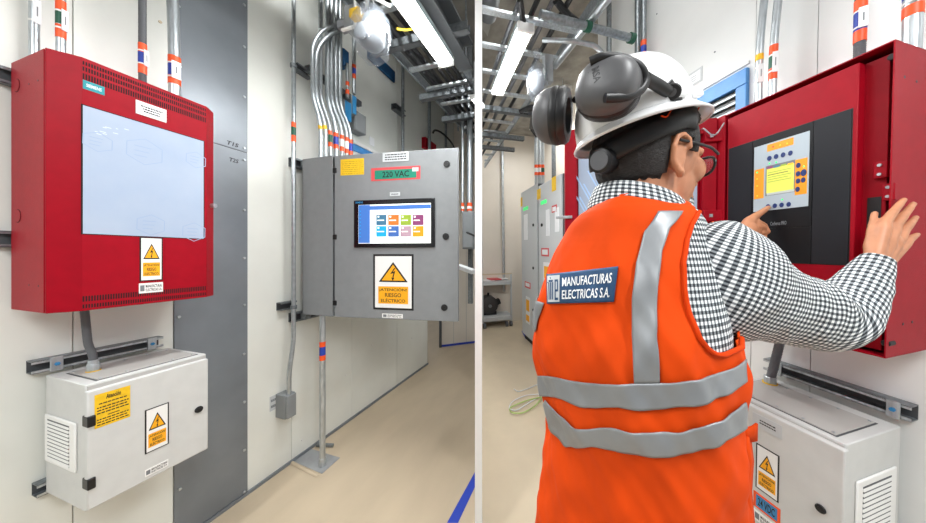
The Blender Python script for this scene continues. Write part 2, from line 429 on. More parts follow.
for (sx, sy) in ((160, 22), (302, 440), (318, 360), (346, 375), (372, 345), (398, 330), (390, 350), (412, 338), (305, 452)):
    a, b = FW.ab(sx, sy); FW.disc('wall_screw', a, b, .006, 'tan' if sx == 160 else 'white', wl, 0, .004, seg=8)
# grey sealing strip at the foot of the wall
struct('baseboard_left', MB().box(0, -1.5, 0, .012, YE, .018), 'steel_panel')
# far end: bright opening, dark post, panel wall with blue foot strip
pe = L.P(441, 347, Z=0); ye = pe[1]
q0, q1 = L.P(440.5, 347, Z=0), from_world(L, (K0 * 4.25, 4.25, -1.4))
we = struct('wall_end', MB().prism([(q0[0], q0[1], 0), (q1[0], q1[1], 0), (q1[0], q1[1] + .06, 0), (q0[0], q0[1] + .06, 0)], (0, 0, 3.6)), 'wall_end')
dv = (q1 - q0); fend = Face(L, q0, (dv[0], dv[1], 0), (0, 0, 1)); Wd = float(np.linalg.norm(dv[:2]))
fend.rect('foot_strip', 0, 0, Wd, .03, 'tape', we, .0, .01)
fend.rect('edge_post', -.02, 0, .015, 3.6, 'grey_dark', we, -.02, .05)
for k in range(1, 3): fend.rect('panel_seam', Wd * k / 3 - .004, 0, Wd * k / 3 + .004, 3.6, 'wall_joint', we, 0, .002)
struct('wall_beyond', MB().box(-1.8, 6.8, 0, -.8, 6.9, 3.6), 'wall')
pb = L.P(433.5, 320, Y=6.78)
bb = thing('stacked_boxes_shelf', 'pale shelf unit seen through the gap beyond the long wall', 'shelf', (pb[0], 6.7, 0), L)
for k in range(4): part('shelf_board', MB().box(pb[0] - .2, 6.6, .15 + .33 * k, pb[0] + .35, 6.78, .18 + .33 * k), 'tan', bb)
for dx in (-.2, .33): part('upright', MB().box(pb[0] + dx, 6.6, 0, pb[0] + dx + .02, 6.78, 1.3), 'bright', bb)

# ============================================================ LEFT ROOM THINGS
XB, XE, XF = .03, .269, .308                  # back, door edge and front of the red panel
yN = L.P(45.5, 180, X=XE)[1]; yA = L.P(82.3, 180, X=XF)[1]; yB = L.P(206.6, 200, X=XF)[1]; yFar = L.P(213.5, 200, X=XE)[1]
zT, zB = 2.047, 1.217
t = thing('fire_alarm_panel', 'closed red fire alarm panel with pale filmed window on left wall', 'control panel', (XB, (yN + yFar) / 2, zB), L)
part('body', MB().box(XB, yN, zB, XE - .012, yFar, zT), 'red', t, bev=.002)
part('seam', MB().box(XE - .013, yN + .004, zB + .004, XE - .003, yFar - .004, zT - .004), 'slot', t)
door = part('door', MB().prism([(XE - .004, yN, zB), (XE, yN, zB), (XF, yA, zB), (XF, yB, zB), (XE, yFar, zB), (XE - .004, yFar, zB)], (0, 0, zT - zB)), 'red', t, bev=.0015)
FR = Face(L, (XF, 0, 0), (0, 1, 0), (0, 0, 1))
a0, b1 = FR.ab(82.8, 105); a1, _ = FR.ab(203.5, 141); b0 = FR.ab(82.8, 233.5)[1]
win = FR.rect('window', a0, b0, a1, b1, 'film', door, -.002, .0028)
FR.rect('window_gasket', a0 - .003, b0 - .003, a1 + .003, b1 + .003, 'slot', door, -.002, .0023)
rnd = random.Random(3)
def hexring(face, a, b, r, w, m, par, n0):
    P0 = [(a + r * math.cos(math.pi / 3 * i + .5), b + r * math.sin(math.pi / 3 * i + .5)) for i in range(6)]
    P1 = [(a + (r - w) * math.cos(math.pi / 3 * i + .5), b + (r - w) * math.sin(math.pi / 3 * i + .5)) for i in range(6)]
    mb = MB()
    for i in range(6):
        j = (i + 1) % 6; mb.prism([face.pt(*P0[i], n0), face.pt(*P0[j], n0), face.pt(*P1[j], n0), face.pt(*P1[i], n0)], face.N * .0002)
    return part('film_print', mb, m, par, smooth=False)
for (hx, hy, hr) in ((98, 142, .034), (145, 152, .05), (151, 225, .04), (196, 160, .035), (194, 232, .04)):
    a, b = FR.ab(hx, hy); hexring(FR, a, b, hr, .003, 'filmprint', win, .0009)
    for k in range(3): FR.rect('film_print', a - hr * .5, b - hr * .4 + k * hr * .35, a + hr * (.1 + .1 * k), b - hr * .4 + k * hr * .35 + .003, 'filmprint', win, .0009, .0002)
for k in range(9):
    a, b = FR.ab(94 + rnd.random() * 36, 122 + rnd.random() * 10 + k * .6); FR.rect('wrinkle_glint', a, b, a + .004 + .01 * rnd.random(), b + .002, 'filmglare', win, .0009, .0002)  # pale flecks, glints on the wrinkled film put in as colour
a0, b1 = FR.ab(82.8, 79.5); a1, _ = FR.ab(104.5, 93.5); b0 = FR.ab(82.8, 88.3)[1]
lg = FR.rect('maker_badge', a0, b0, a1, b1, 'teal', door, 0, .0008)
FR.text('SIEMENS', a0 + .006, b0 + .009, a1 - .006, b1 - .009, 'white', lg, .0008)
a0, b1 = FR.ab(135.5, 99.5); a1, b0 = FR.ab(166.2, 123)
pl = FR.rect('name_plate', a0, b0, a1, b1, 'platewhite', door, 0, .003, bev=.001)
for k, wd in enumerate((.36, .28, .26)):
    ac = (a0 + a1) / 2; h_ = (b1 - b0); FR.bars('plate_print', ac - wd * (a1 - a0), b1 - h_ * (.42 + .18 * k), ac + wd * (a1 - a0), b1 - h_ * (.26 + .18 * k), 1, 'ink', pl, .003, .6)
a0, b1 = FR.ab(139.5, 237); a1, b0 = FR.ab(162.6, 280); FR.warning(door, a0, b0, a1, b1)
a0, b1 = FR.ab(138.8, 283.5); a1, b0 = FR.ab(162.8, 291.5); FR.maker_plate(door, a0, b0, a1, b1)
mb = MB()
def slots(mb, x0, x1, ya0, ya1, n, hh):
    (a0, b0), (a1, b1) = FR.ab(x0, ya0), FR.ab(x1, ya1)
    for i in range(n):
        u = i / (n - 1); a = a0 + (a1 - a0) * u; mb.obox(FR.pt(a, b0 - hh, -.001), FR.A * .0031, FR.B * hh, FR.N * .0013)
zt_ = FR.ab(82, 57)[1]
for dz, hh in ((.012, .012), (.030, .014), (.052, .020)):
    p = FR.ab(82, 57); a0 = p[0] + .001; a1 = FR.ab(206, 107)[0] - .004
    for i in range(56):
        a = a0 + (a1 - a0) * i / 55; mb.obox(FR.pt(a, zT - dz - hh, -.001), FR.A * .0031, FR.B * hh, FR.N * .0013)
for dz, hh in ((.008, .013), (.030, .018)):
    for i in range(56):
        a = a0 + (a1 - a0) * i / 55; mb.obox(FR.pt(a, zB + dz, -.001), FR.A * .0031, FR.B * hh, FR.N * .0013)
part('vent_slots', mb, 'slot', door, smooth=False, kind='stuff')
a, b = FR.ab(211.5, 205)
part('lock', MB().tube([(XE + .006, yB + (yFar - yB) * .55, b), (XE + .034, yB + (yFar - yB) * .75, b)], .009, 14), 'galv', door)
FSD = Face(L, (0, yN, 0), (1, 0, 0), (0, 0, 1))
for (kx, ky, kr) in ((17, 85.5, .020), (18, 216, .020)):
    a, b = FSD.ab(kx, ky); k_ = FSD.disc('knockout', a, b, kr, 'red', t, 0, .0012, seg=24)
    FSD.disc('knockout_groove', a, b, kr + .0022, 'slot', t, 0, .0004, seg=24)
for (kx, ky) in ((29, 84), (38, 80.5), (29, 285), (38.5, 286)):
    a, b = FSD.ab(kx, ky); FSD.disc('screw_hole', a, b, .003, 'black', t, 0, .0006, seg=8)
# rails behind the red panel
for (py, lb) in ((75, 'upper steel channel poking out left of the closed red panel'), (239, 'lower steel channel poking out left of the closed red panel')):
    p = L.P(6, py, X=.028); strut(L, (.0, yN - .022, p[2]), (.0, yFar - .02, p[2]), lb, w=.055, d=.029, face=(1, 0, 0), m='galv_dark', group='rails behind the red panel')
# conduits over the red panel
def up_conduit(x, half, ytop, plane, label, bands, tagy=None, m='emt', tang=-.9, flexi=False, xtop=None, zb=None, room=L, group='conduits over the closed red panel'):
    p = room.P(x, 40, **plane); r = rad_px(room, p, half); zb = zT if zb is None else zb
    ztop = zat(room, x, ytop, p) if ytop is not None else 3.55
    pts = [np.array([p[0], p[1], zb])]
    if xtop is not None:
        zm = zat(room, x, 45, p); pts.append(np.array([p[0], p[1], zm])); q = room.P(xtop, 0, **plane); pts.append(np.array([q[0], q[1], zm + .25])); pts.append(np.array([q[0], q[1], ztop]))
    else: pts.append(np.array([p[0], p[1], ztop]))
    bs = [(zat(room, x, yb, p), zat(room, x, ya, p), bm_) for (ya, yb, bm_) in bands]
    tg = [(zat(room, x, tagy[1], p), zat(room, x, tagy[0], p), tang, r * 1.5)] if tagy else []
    return conduit(room, pts, r, label, bs, tg, m=m, flexi=flexi, group=group, rad=.12)
up_conduit(34.3, 6.2, None, dict(Y=yN + .04), 'galvanised conduit with a white tag, leftmost above the closed red panel', [], (0, 24), m='galv', tang=.15)
up_conduit(60.8, 5.7, None, dict(Y=yN + .055), 'conduit with orange and green bands above the closed red panel', [(1, 11, 'orange'), (11.5, 25, 'green'), (25.5, 38.5, 'orange')], (10, 31), m='emt', tang=.40)
up_conduit(142.5, 4.6, None, dict(X=.17), 'dark flexible conduit with orange and blue bands above the closed red panel', [(44, 53, 'orange'), (53, 64, 'blue'), (64.5, 74, 'orange')], (50, 66), m='flex', flexi=True, tang=.45)
up_conduit(174.5, 6.6, None, dict(X=.17), 'galvanised conduit with orange and blue bands nearest the grey steel sheet', [(57, 65.5, 'orange'), (65.5, 77, 'blue'), (77, 85, 'orange')], (63, 80), m='galv', tang=-.15, xtop=172)

# ---- white enclosure under the red panel
XWB, XWF = .042, .33
yWn = L.P(85.2, 430, X=XWF - .022)[1]; yWf = L.P(206, 400, X=XWF - .022)[1]; yDf = L.P(208.3, 400, X=XWF)[1]; yDn = L.P(87, 450, X=XWF)[1]
zWt = L.P(85, 385.5, X=XWF - .022)[2]; zWb = L.P(85, 512.5, X=XWF - .022)[2]; zDt = L.P(87, 392.3, X=XWF)[2]; zDb = L.P(87.5, 511.5, X=XWF)[2]
def enclosure(room, sgn, y0, y1, zt, zb, yd0, yd1, zdt, zdb, label):
    """white enclosure on the wall; sgn +1: wall at its low-X side; y0 is the side seen from the viewer"""
    X = lambda v: sgn * v
    t = thing('white_enclosure', label, 'enclosure', (X(XWB), (y0 + y1) / 2, zb), room, 'white enclosures under the red panels')
    part('body', MB().box(X(XWB), y0, zb, X(XWF - .022), y1, zt), 'offwhite', t, bev=.003)
    part('door_gasket', MB().box(X(XWF - .024), y0 + .004, zb + .004, X(XWF - .018), y1 - .004, zt - .006), 'platetop', t)
    d = part('door', MB().box(X(XWF - .020), yd0, zdb, X(XWF), yd1, zdt), 'offwhite', t, bev=.004, seg=3)
    tp = part('gland_plate', MB().box(X(XWB + .05), y0 + .03, zt, X(XWF - .045), y1 - .02, zt + .004), 'platetop', t, bev=.0015)
    part('plate_gasket', MB().box(X(XWB + .046), y0 + .026, zt, X(XWF - .041), y1 - .016, zt + .0012), 'grey_dark', t)
    sc = None
    for i in range(5):
        for xx in (XWB + .058, XWF - .053):
            p = (X(xx), y0 + .038 + (y1 - y0 - .066) * i / 4, zt + .004)
            if sc is None: sc = part('plate_screw', MB().tube([p, (p[0], p[1], p[2] + .002)], .004, 8), 'galv', tp); sp = p
            else: copies(sc, [(p[0] - sp[0], p[1] - sp[1], 0)])
    return t, d
tW, dW = enclosure(L, 1, yWn, yWf, zWt, zWb, yDn, yDf, zDt, zDb, 'white metal enclosure with hinged door below the closed red panel')
FD = Face(L, (XWF, 0, 0), (0, 1, 0), (0, 0, 1))
for hy in (422, 484.5):
    a, b = FD.ab(89, hy); part('hinge', MB().box(XWF - .03, yWn - .004, b - .018, XWF + .006, a + .012, b + .018), 'black', dW, bev=.003)
a, b = FD.ab(198.5, 409.3); lk = FD.disc('lock', a, b, .013, 'rubber', dW, 0, .006, seg=20, bev=.002); FD.disc('lock_core', a, b, .006, 'black', lk, .006, .002)
a0, b1 = FD.ab(94.5, 395.5); a1, b0 = FD.ab(130.2, 416.5)
st = FD.rect('yellow_notice', a0, b0, a1, b1, 'tag_yellow', dW, 0, .0006)
w_, h_ = a1 - a0, b1 - b0
FD.text('Atención', a0 + w_ * .30, b1 - h_ * .20, a0 + w_ * .72, b1 - h_ * .06, 'ink', st, .0006, shear=.2)
FD.bars('notice_print', a0 + w_ * .1, b1 - h_ * .34, a1 - w_ * .1, b1 - h_ * .26, 1, 'ink', st, .0006); FD.bars('notice_print', a0 + w_ * .05, b1 - h_ * .62, a1 - w_ * .05, b1 - h_ * .37, 3, 'ink', st, .0006)
FD.bars('notice_print', a0 + w_ * .35, b1 - h_ * .72, a0 + w_ * .68, b1 - h_ * .65, 1, 'ink', st, .0006); FD.bars('notice_print', a0 + w_ * .05, b0 + h_ * .04, a1 - w_ * .05, b0 + h_ * .27, 3, 'ink', st, .0006)
a0, b1 = FD.ab(144.8, 410.5); a1, b0 = FD.ab(168.8, 443.5); FD.warning(dW, a0, b0, a1, b1)
a0, b1 = FD.ab(144.8, 471.5); a1, b0 = FD.ab(168.2, 469.5); FD.maker_plate(dW, a0, b1 - .022, a1, b1 + .004)
def grille(room, X0, X1, yface, z0, z1, parent, n=11):
    Fg = Face(room, (0, yface, 0), (1, 0, 0), (0, 0, 1)); W = X1 - X0; H = z1 - z0
    g = Fg.rect('vent_grille', X0, z0, X1, z1, 'white', parent, 0, .006, bev=.003)
    Fg.rect('vent_opening', X0 + W*.12, z0 + H*.08, X1 - W*.16, z1 - H*.08, 'grey_dark', g, .006, .0006)
    a0, a1 = X0 + W*.12, X1 - W*.16; st = H * .84 / n; zz = z0 + H*.08
    mb = MB().prism([Fg.pt(a0, zz + st*.12, .006), Fg.pt(a0, zz + st*.12, .0085), Fg.pt(a0, zz + st*.66, .0072), Fg.pt(a0, zz + st*.66, .006)], Fg.A * (a1 - a0))
    s0 = part('louvre', mb, 'white', g, smooth=False); copies(s0, [(0, 0, st * i) for i in range(1, n)])
    return g
FWs = Face(L, (0, yWn, 0), (1, 0, 0), (0, 0, 1))
a0, b1 = FWs.ab(47.5, 414); a1, b0 = FWs.ab(77.5, 471); grille(L, a0, a1, yWn, b0 - .005, FWs.ab(47.5, 413)[1], tW)
# rails and brackets
yr0 = L.P(31.5, 366, X=.041)[1]; yr1 = L.P(163.5, 342, X=.041)[1]; zr = L.P(37, 367.5, X=.041)[2]
strut(L, (0, yr0, zr), (0, yr1, zr), 'upper slotted steel channel holding the left white enclosure', w=.044, d=.041, face=(1, 0, 0), m='galv', group='rails behind the white enclosure')
zr2 = L.P(40, 491, X=.041)[2]
strut(L, (0, yr0 + .01, zr2), (0, yr1, zr2), 'lower slotted steel channel holding the left white enclosure', w=.044, d=.041, face=(1, 0, 0), m='galv', group='rails behind the white enclosure')
def lug(X0, X1, y, z, parent, bcol='device_blue'):
    l_ = part('mounting_lug', MB().box(X0, y - .013, z - .026, X1, y + .013, z + .026), 'galv', parent, bev=.002)
    sx = X1 if abs(X1) > abs(X0) else X0; d_ = .004 if sx > 0 else -.004
    part('lug_bolt', MB().tube([(sx, y, z), (sx + d_, y, z)], .0065, 6), bcol, l_)
for yy, zz in ((yWn + .02, zr), (yr1 - .035, zr), (yWn + .02, zr2), (yr1 - .035, zr2)): lug(.041, .047, yy, zz, tW)
# flexible conduit between red panel and white enclosure
pb_ = L.P(93.5, 372, Z=zWt); pb_ = np.array([pb_[0], pb_[1], zWt]); pm = L.P(88, 345, X=pb_[0] - .0); ptp = L.P(84, 312, X=pb_[0])
r_ = rad_px(L, pb_, 5.2)
fc = conduit(L, [pb_ + (0, 0, .012), pb_ + (0, 0, .06), np.array([pm[0], pm[1], pm[2]]), np.array([ptp[0], ptp[1], zB + .003])], r_, 'short grey flexible conduit from closed red panel to white enclosure', m='flex', flexi=True, rad=.05, name='flexible_conduit', group='flexible conduits')
part('gland_nut', MB().tube([pb_ + (0, 0, .006), pb_ + (0, 0, .032)], r_ * 1.5, 6), 'galv', fc, bev=.002); part('gland_collar', MB().tube([pb_ + (0, 0, .0305), pb_ + (0, 0, .045)], r_ * 1.22, 16), 'galv', fc)
part('gland_washer', MB().tube([pb_ + (0, 0, .0042), pb_ + (0, 0, .0065)], r_ * 1.6, 16), 'tag_yellow', fc)

# ---- tall conduit, junction box and plate beyond the steel sheet
p = L.P(293.6, 200, X=.075); r = rad_px(L, p, 2.4); pj = L.P(289, 404, X=.075)
zj = zat(L, 289, 394, pj)
tc_ = conduit(L, [np.array([pj[0], pj[1], zj]), np.array([pj[0], pj[1], zat(L, 289, 372, pj)]), np.array([p[0], p[1], zat(L, 293, 342, p)]), np.array([p[0], p[1], 3.58])], r,
        'long thin conduit running down to the small grey junction box', [(zat(L, 293, 127.4, p), zat(L, 293, 122.5, p), 'orange'), (zat(L, 293, 135.5, p), zat(L, 293, 127.4, p), 'green'), (zat(L, 293, 142, p), zat(L, 293, 135.5, p), 'orange')], group='wall conduits', rad=.06)
for cy_ in (66, 307): part('conduit_strap', MB().tube([(p[0], p[1], zat(L, 293, cy_, p) - .012), (p[0], p[1], zat(L, 293, cy_, p) + .012)], r * 1.5, 10), 'galv_dark', tc_)
for k_, (x0, y0, x1, y1) in enumerate(((297.5, 66, 311, 66), (281, 307, 297, 307))):
    a = L.P(x0, y0, X=.041); b = L.P(x1, y1, X=.041)
    strut(L, (0, a[1], a[2]), (0, max(b[1], a[1] + .1), a[2]), ('upper' if k_ == 0 else 'lower') + ' short channel clamping the long thin conduit to the wall', w=.05, d=.041, face=(1, 0, 0), group='conduit brackets')
yj = pj[1]
jb = thing('junction_box', 'small grey junction box low on the white wall', 'junction box', (.0, yj, zat(L, 289, 417, pj)), L)
zz0, zz1 = zat(L, 289, 417, pj), zat(L, 289, 393.5, pj); ya, yb = L.P(281, 404, X=.05)[1], L.P(298.5, 404, X=.10)[1]
part('box', MB().box(.0, ya, zz0, .085, yb - .01, zz1), 'junction', jb, bev=.004); part('cover', MB().box(.085, ya + .003, zz0 + .003, .10, yb - .013, zz1 - .003), 'junction', jb, bev=.004)
a0, b1 = FW.ab(269.5, 397); a1, b0 = FW.ab(278.5, 405.5)
wp = thing('wall_label', 'small pale label plate on the wall left of the junction box', 'label', (0, a0, b0), L); FW.rect('plate', a0, b0 - .012, a1, b1 - .002, 'label_grey', wp, 0, .003, bev=.001); FW.bars('plate_print', a0 + .006, b0 - .004, a1 - .006, b1 - .01, 2, 'inkgrey', wp, .003)

# ---- grey control cabinet with its door swung open
XCB, XCF = .085, .354; yC = L.P(334, 235, X=XCF)[1]
zCt = L.P(334, 155.2, X=XCF)[2]; zCb = L.P(334, 316.8, X=XCF)[2]
dEdge = L.P(458, 235, T=1.575); dl = np.array([dEdge[0] - XCF, dEdge[1] - yC, 0]); dW_ = np.linalg.norm(dl); dA = dl / dW_; dN = np.array([dA[1], -dA[0], 0])
t = thing('control_cabinet', 'grey control cabinet with touch screen door swung open into the corridor', 'cabinet', (XCB, yC, zCb), L)
th = .004; yC2 = yC + dW_
mb = MB(); mb.box(XCB, yC, zCb, XCB + th, yC2, zCt); part('back_panel', mb, 'grey_cab', t)
part('side_wall', MB().box(XCB, yC, zCb, XCF - .012, yC + th, zCt), 'grey_cab', t, bev=.001); part('side_wall', MB().box(XCB, yC2 - th, zCb, XCF - .012, yC2, zCt), 'grey_cab', t)
part('top_wall', MB().box(XCB, yC, zCt - th, XCF - .012, yC2, zCt), 'grey_cab', t); part('bottom_wall', MB().box(XCB, yC, zCb, XCF - .012, yC2, zCb + th), 'grey_cab', t)
part('mounting_plate', MB().box(XCB + .02, yC + .04, zCb + .04, XCB + .024, yC2 - .04, zCt - .04), 'grey_dark', t)
FC = Face(L, np.array([XCF, yC, 0]), dA, (0, 0, 1))
zdt = FC.ab(396, 151.6)[1]; zdb = FC.ab(396, 319.4)[1]
cd = FC.rect('door', .004, zdb, dW_, zdt, 'grey_cab', t, -.022, .022, bev=.003)
for hy in (170.5, 237, 303):
    a, b = FC.ab(336.5, hy); part('hinge', MB().obox(FC.pt(-.006, b - .016, -.02), FC.A * .026, FC.B * .032, FC.N * .026), 'black', cd, bev=.003)
for (kx, ky) in ((446.9, 164.2), (446, 236.4), (444.5, 307.5)):
    a, b = FC.ab(kx, ky); lk = FC.disc('lock', a, b, .020, 'rubber', cd, 0, .007, seg=20, bev=.002); FC.disc('lock_core', a, b, .009, 'black', lk, .007, .002)
a0, b1 = FC.ab(354.8, 200.8); a1, b0 = FC.ab(435.3, 247.2)
hm = FC.rect('touch_screen', a0, b0, a1, b1, 'bezel', cd, 0, .010, bev=.003)
n1 = .0102
def fr(name, x0, y0, x1, y1, m, par, n0, h=.0004, face=FC):
    a0, b1 = face.ab(x0, y0); a1, b0 = face.ab(x1, y1); return face.rect(name, a0, b0, a1, b1, m, par, n0, h)
scn = fr('display', 359.6, 205.4, 431.6, 243.2, 'screen_white', hm, .0098, .0006)
fr('sidebar', 359.8, 205.6, 371, 243.0, 'screen_blue', hm, .0104); fr('header', 371, 206.5, 431.4, 208.6, 'screen_blue', hm, .0104)
for k in range(8): fr('menu_entry', 360.8, 211 + k * 3.6, 361.9, 212 + k * 3.6, 'tile_t4', hm, .0108, .0002)
xs = ((377.4, 387.4), (389.2, 399.8), (401.5, 412), (413.5, 424.4)); rows_ = ((215.2, 225.2), (226.4, 236.6))
for i, (y0, y1) in enumerate(rows_):
    for j, (x0, x1) in enumerate(xs):
        tl = fr('tile', x0, y0, x1, y1, 'tile_t%d' % (i * 4 + j), hm, .0104)
        fr('tile_icon', x0 + 1.2, y0 + 1, x0 + 3, y0 + 2.6, 'screen_white', hm, .0108, .0002); fr('tile_caption', x0 + 1, y0 + 4.8, x1 - 2.2 - j * .5, y0 + 5.8, 'screen_white', hm, .0108, .0002)
a0, b1 = FC.ab(356.5, 202); a1, b0 = FC.ab(364, 203.6); FC.text('SIEMENS', a0, b0, a1, b1, 'device_blue', hm, .0101)
fr('yellow_notice', 340.6, 159.5, 364, 174.4, 'tag_yellow', cd, 0, .0006); a0, b1 = FC.ab(341.5, 160.8); a1, b0 = FC.ab(363.5, 173.5); FC.bars('notice_print', a0, b0, a1, b1, 7, 'ink', cd, .0006, .10)
ws = fr('name_plate', 382.8, 153.0, 408.7, 160.6, 'label_grey', cd, 0, .002); a0, b1 = FC.ab(385, 154.0); a1, b0 = FC.ab(406.5, 159.8); FC.bars('plate_print', a0, b0, a1, b1, 3, 'ink', ws, .002)
rl = fr('voltage_label', 371.2, 168.3, 420.4, 179.0, 'label_red', cd, 0, .0008); fr('voltage_field', 374.8, 170.6, 416.5, 177.6, 'label_green', rl, .0008, .0004)
a0, b1 = FC.ab(382.5, 171.8); a1, b0 = FC.ab(409, 176.4); FC.text('220 VAC', a0, b0, a1, b1, 'ink', rl, .0012); fr('corner_tag', 412.4, 167.6, 418.6, 171.2, 'label_grey', rl, .0012, .0004)
s_ = fr('small_plate', 390, 192.4, 400, 195.8, 'label_grey', cd, 0, .002); a0, b1 = FC.ab(391.5, 193.3); a1, b0 = FC.ab(398.5, 195); FC.bars('plate_print', a0, b0, a1, b1, 1, 'ink', s_, .002)
a0, b1 = FC.ab(373.4, 254.2); a1, b0 = FC.ab(413.6, 310.6); FC.warning(cd, a0, b0, a1, b1, rim=.045)
a0, b1 = FC.ab(382.2, 313.4); a1, b0 = FC.ab(402.8, 318.4); FC.maker_plate(cd, a0, b0, a1, b1)
for py, lb in ((163, 'upper channel behind the grey control cabinet'), (317, 'lower channel behind the grey control cabinet')):
    z = L.P(298, py, X=.041)[2]; strut(L, (0.0, yC - .03, z), (0.0, yC2 + .03, z), lb, w=.06, d=.041, face=(1, 0, 0), group='rails behind the grey cabinet'); 
    part('channel_stub', MB().box(.041, yC + .02, z - .02, XCB, yC + .06, z + .02), 'galv_dark', bpy.data.objects[[o.name for o in COL.objects if o.name.startswith('strut_channel')][-1]])
# conduit from cabinet down to the floor, with the cut-out in the floor covering
pf = L.P(322.5, 466, Z=0); r = rad_px(L, pf, 3.1)
bz = [(zat(L, 322, b_, pf), zat(L, 322, a_, pf), m_) for a_, b_, m_ in ((341.5, 346.5, 'orange'), (346.5, 355, 'blue'), (355, 360, 'orange'))]
ztop_ = zCb + .0
fcd = conduit(L, [np.array([pf[0], pf[1], .0]), np.array([pf[0], pf[1], ztop_ - .0])], r, 'upright conduit rising from the floor cut-out to the grey cabinet', bz, group='floor conduit', couplings=((.0, .055),), m='galv')
q = [L.P(x, y, Z=0) for x, y in ((292, 461), (304, 447), (340, 458), (322, 474))]
fco = thing('floor_cutout', 'grey bare patch cut out of the beige floor covering by the wall', 'floor patch', q[0], L)
part('bare_floor', MB().prism([(a[0], a[1], .001) for a in q], (0, 0, .002)), 'subfloor', fco, smooth=False)
part('angle_bracket', MB().obox(L.P(316, 447, Z=.005), (.12, .03, 0), (-.01, .02, 0), (0, 0, .015)), 'galv_dark', fco)
f0, f1 = L.P(292, 461, Z=.003), L.P(320, 475, Z=.003)
rows = []
for i in range(6):
    u = i / 5; rows.append([tuple(np.array(f0) * (1 - k / 6) + np.array(f1) * (k / 6) + np.array([.0, -.02 * (1 - u), .010 * math.sin(u * 2.6) * (1 - .4 * k / 6)])) for k in range(7)])
part('covering_flap', MB().grid(rows), 'floor', fco)
tp = [L.P(x, y, Z=0) for x, y in ((447, 523), (458, 523), (475.5, 486), (475.5, 471))]
solo('floor_tape', MB().prism([(a[0], a[1], .0005) for a in tp], (0, 0, .001)), 'tape', 'blue tape line on the beige floor near the partition', 'tape', smooth=False)

# ---- conduits over the grey cabinet
bot = (320.8, 325.6, 330.4, 336.0, 342.0, 346.8, 350.6); top = (312.6, 316.0, 320.4, 327.5, 331.3, 336.0, 340.0)
words = ('first', 'second', 'third', 'fourth', 'fifth', 'sixth', 'seventh')
zc0 = zCt
for i in range(7):
    X = .22 if i < 2 else .18; pb1 = L.P(bot[i], 150, X=X); pt1 = L.P(top[i], 80, X=X); r = rad_px(L, pb1, 2.15 if i != 3 else 2.6)
    yb0 = 124 + 1.2 * i; yt0 = 97 + 1.6 * i
    pts = [np.array([pb1[0], pb1[1], zc0]), np.array([pb1[0], pb1[1], zat(L, 0, yb0, pb1)]), np.array([pt1[0], pt1[1], zat(L, 0, yt0, pt1)])]
    if i < 2:
        pts += [np.array([pt1[0], pt1[1], zat(L, 0, 60 + 6 * i, pt1)])]
        pts += [L.P(x_, y_, X=X) for x_, y_ in (((313.5, 44), (321, 31), (337, 24)) if i == 0 else ((317.5, 50), (325, 38), (339, 30)))]
    else: pts += [np.array([pt1[0], pt1[1], 3.55])]
    bs = []
    if i >= 2:
        mid = ('green', 'blue', 'platewhite', 'platewhite', 'blue')[i - 2]; y_ = 131 + 2.2 * (i - 2)
        bs = [(zat(L, 0, y_ + 4, pb1), zat(L, 0, y_, pb1), 'orange'), (zat(L, 0, y_ + 11.5, pb1), zat(L, 0, y_ + 4, pb1), mid), (zat(L, 0, y_ + 16, pb1), zat(L, 0, y_ + 11.5, pb1), 'orange')]
    else: bs = [(zat(L, 0, 129.5, pb1), zat(L, 0, 126, pb1), 'tag_yellow')]
    cc = conduit(L, pts, r, words[i] + ' conduit from the left in the bent bundle above the grey cabinet', bs, rad=.10 if i > 1 else .16, group='bent conduits above the grey cabinet', couplings=((zc0 + .0, zc0 + .02),))
# clamping channel across the bundle
a = L.P(309, 66, X=.10); b = L.P(352, 84, X=.10)
strut(L, (.10, a[1], a[2] - .01), (.10, b[1] + .1, a[2] - .01), 'channel clamping the bent conduit bundle to the wall', w=.041, d=.041, face=(-1, 0, 0), group='conduit brackets')
# blue-fronted devices, grey box and their conduits
def wall_box(name, x0, y0, x1, y1, Xd, label, m='junction', cover=None, cat='junction box', group=None, room=L, sg=1):
    Fx = Face(room, (Xd, 0, 0), (0, sg, 0), (0, 0, 1)); a0, b1 = Fx.ab(x0, (y0)); a1, _ = Fx.ab(x1, y1); b0 = Fx.ab(x0, y1)[1]
    a0, a1 = sorted((a0, a1)); b0, b1 = sorted((b0, b1))
    ya, yb = sorted((a0 * sg, a1 * sg)); t = thing(name, label, cat, (0, (ya + yb) / 2, b0), room, group)
    part('box', MB().box(0, ya, b0, Xd * .93, yb, b1), m, t, bev=.004); part('cover', MB().box(Xd * .93, ya + .004, b0 + .004, Xd, yb - .004, b1 - .004), cover or m, t, bev=.003)
    return t
wall_box('pull_box', 345, 99, 352, 119, .12, 'grey conduit body with bright blue cover, the left of two', cover='device_blue', group='conduit bodies')
wall_box('pull_box', 352.5, 94, 357, 113, .12, 'grey conduit body with bright blue cover, the right of two', cover='device_blue', group='conduit bodies')
wall_box('junction_box', 355, 109, 366.5, 129, .09, 'plain grey junction box below the blue-covered conduit bodies')
wall_box('pull_box', 343.5, 47, 349.5, 64, .12, 'teal conduit body high above the grey cabinet', m='pane_blue', group='conduit bodies')
for x, y0, y1, bands, lb in ((347.4, 64, 98, ((82, 86, 'orange'), (90, 94.5, 'orange')), 'short conduit with two orange bands above the left conduit body'), (354, 30, 94, ((65, 68.5, 'orange'), (68.5, 74.5, 'blue'), (74.5, 79, 'orange')), 'conduit with orange and blue bands above the right conduit body')):
    v = vpts(L, x, y0, y1, X=.12); conduit(L, v, rad_px(L, v[0], 1.9), lb, [(zat(L, 0, b_, v[0]), zat(L, 0, a_, v[0]), m_) for a_, b_, m_ in bands], group='wall conduits')
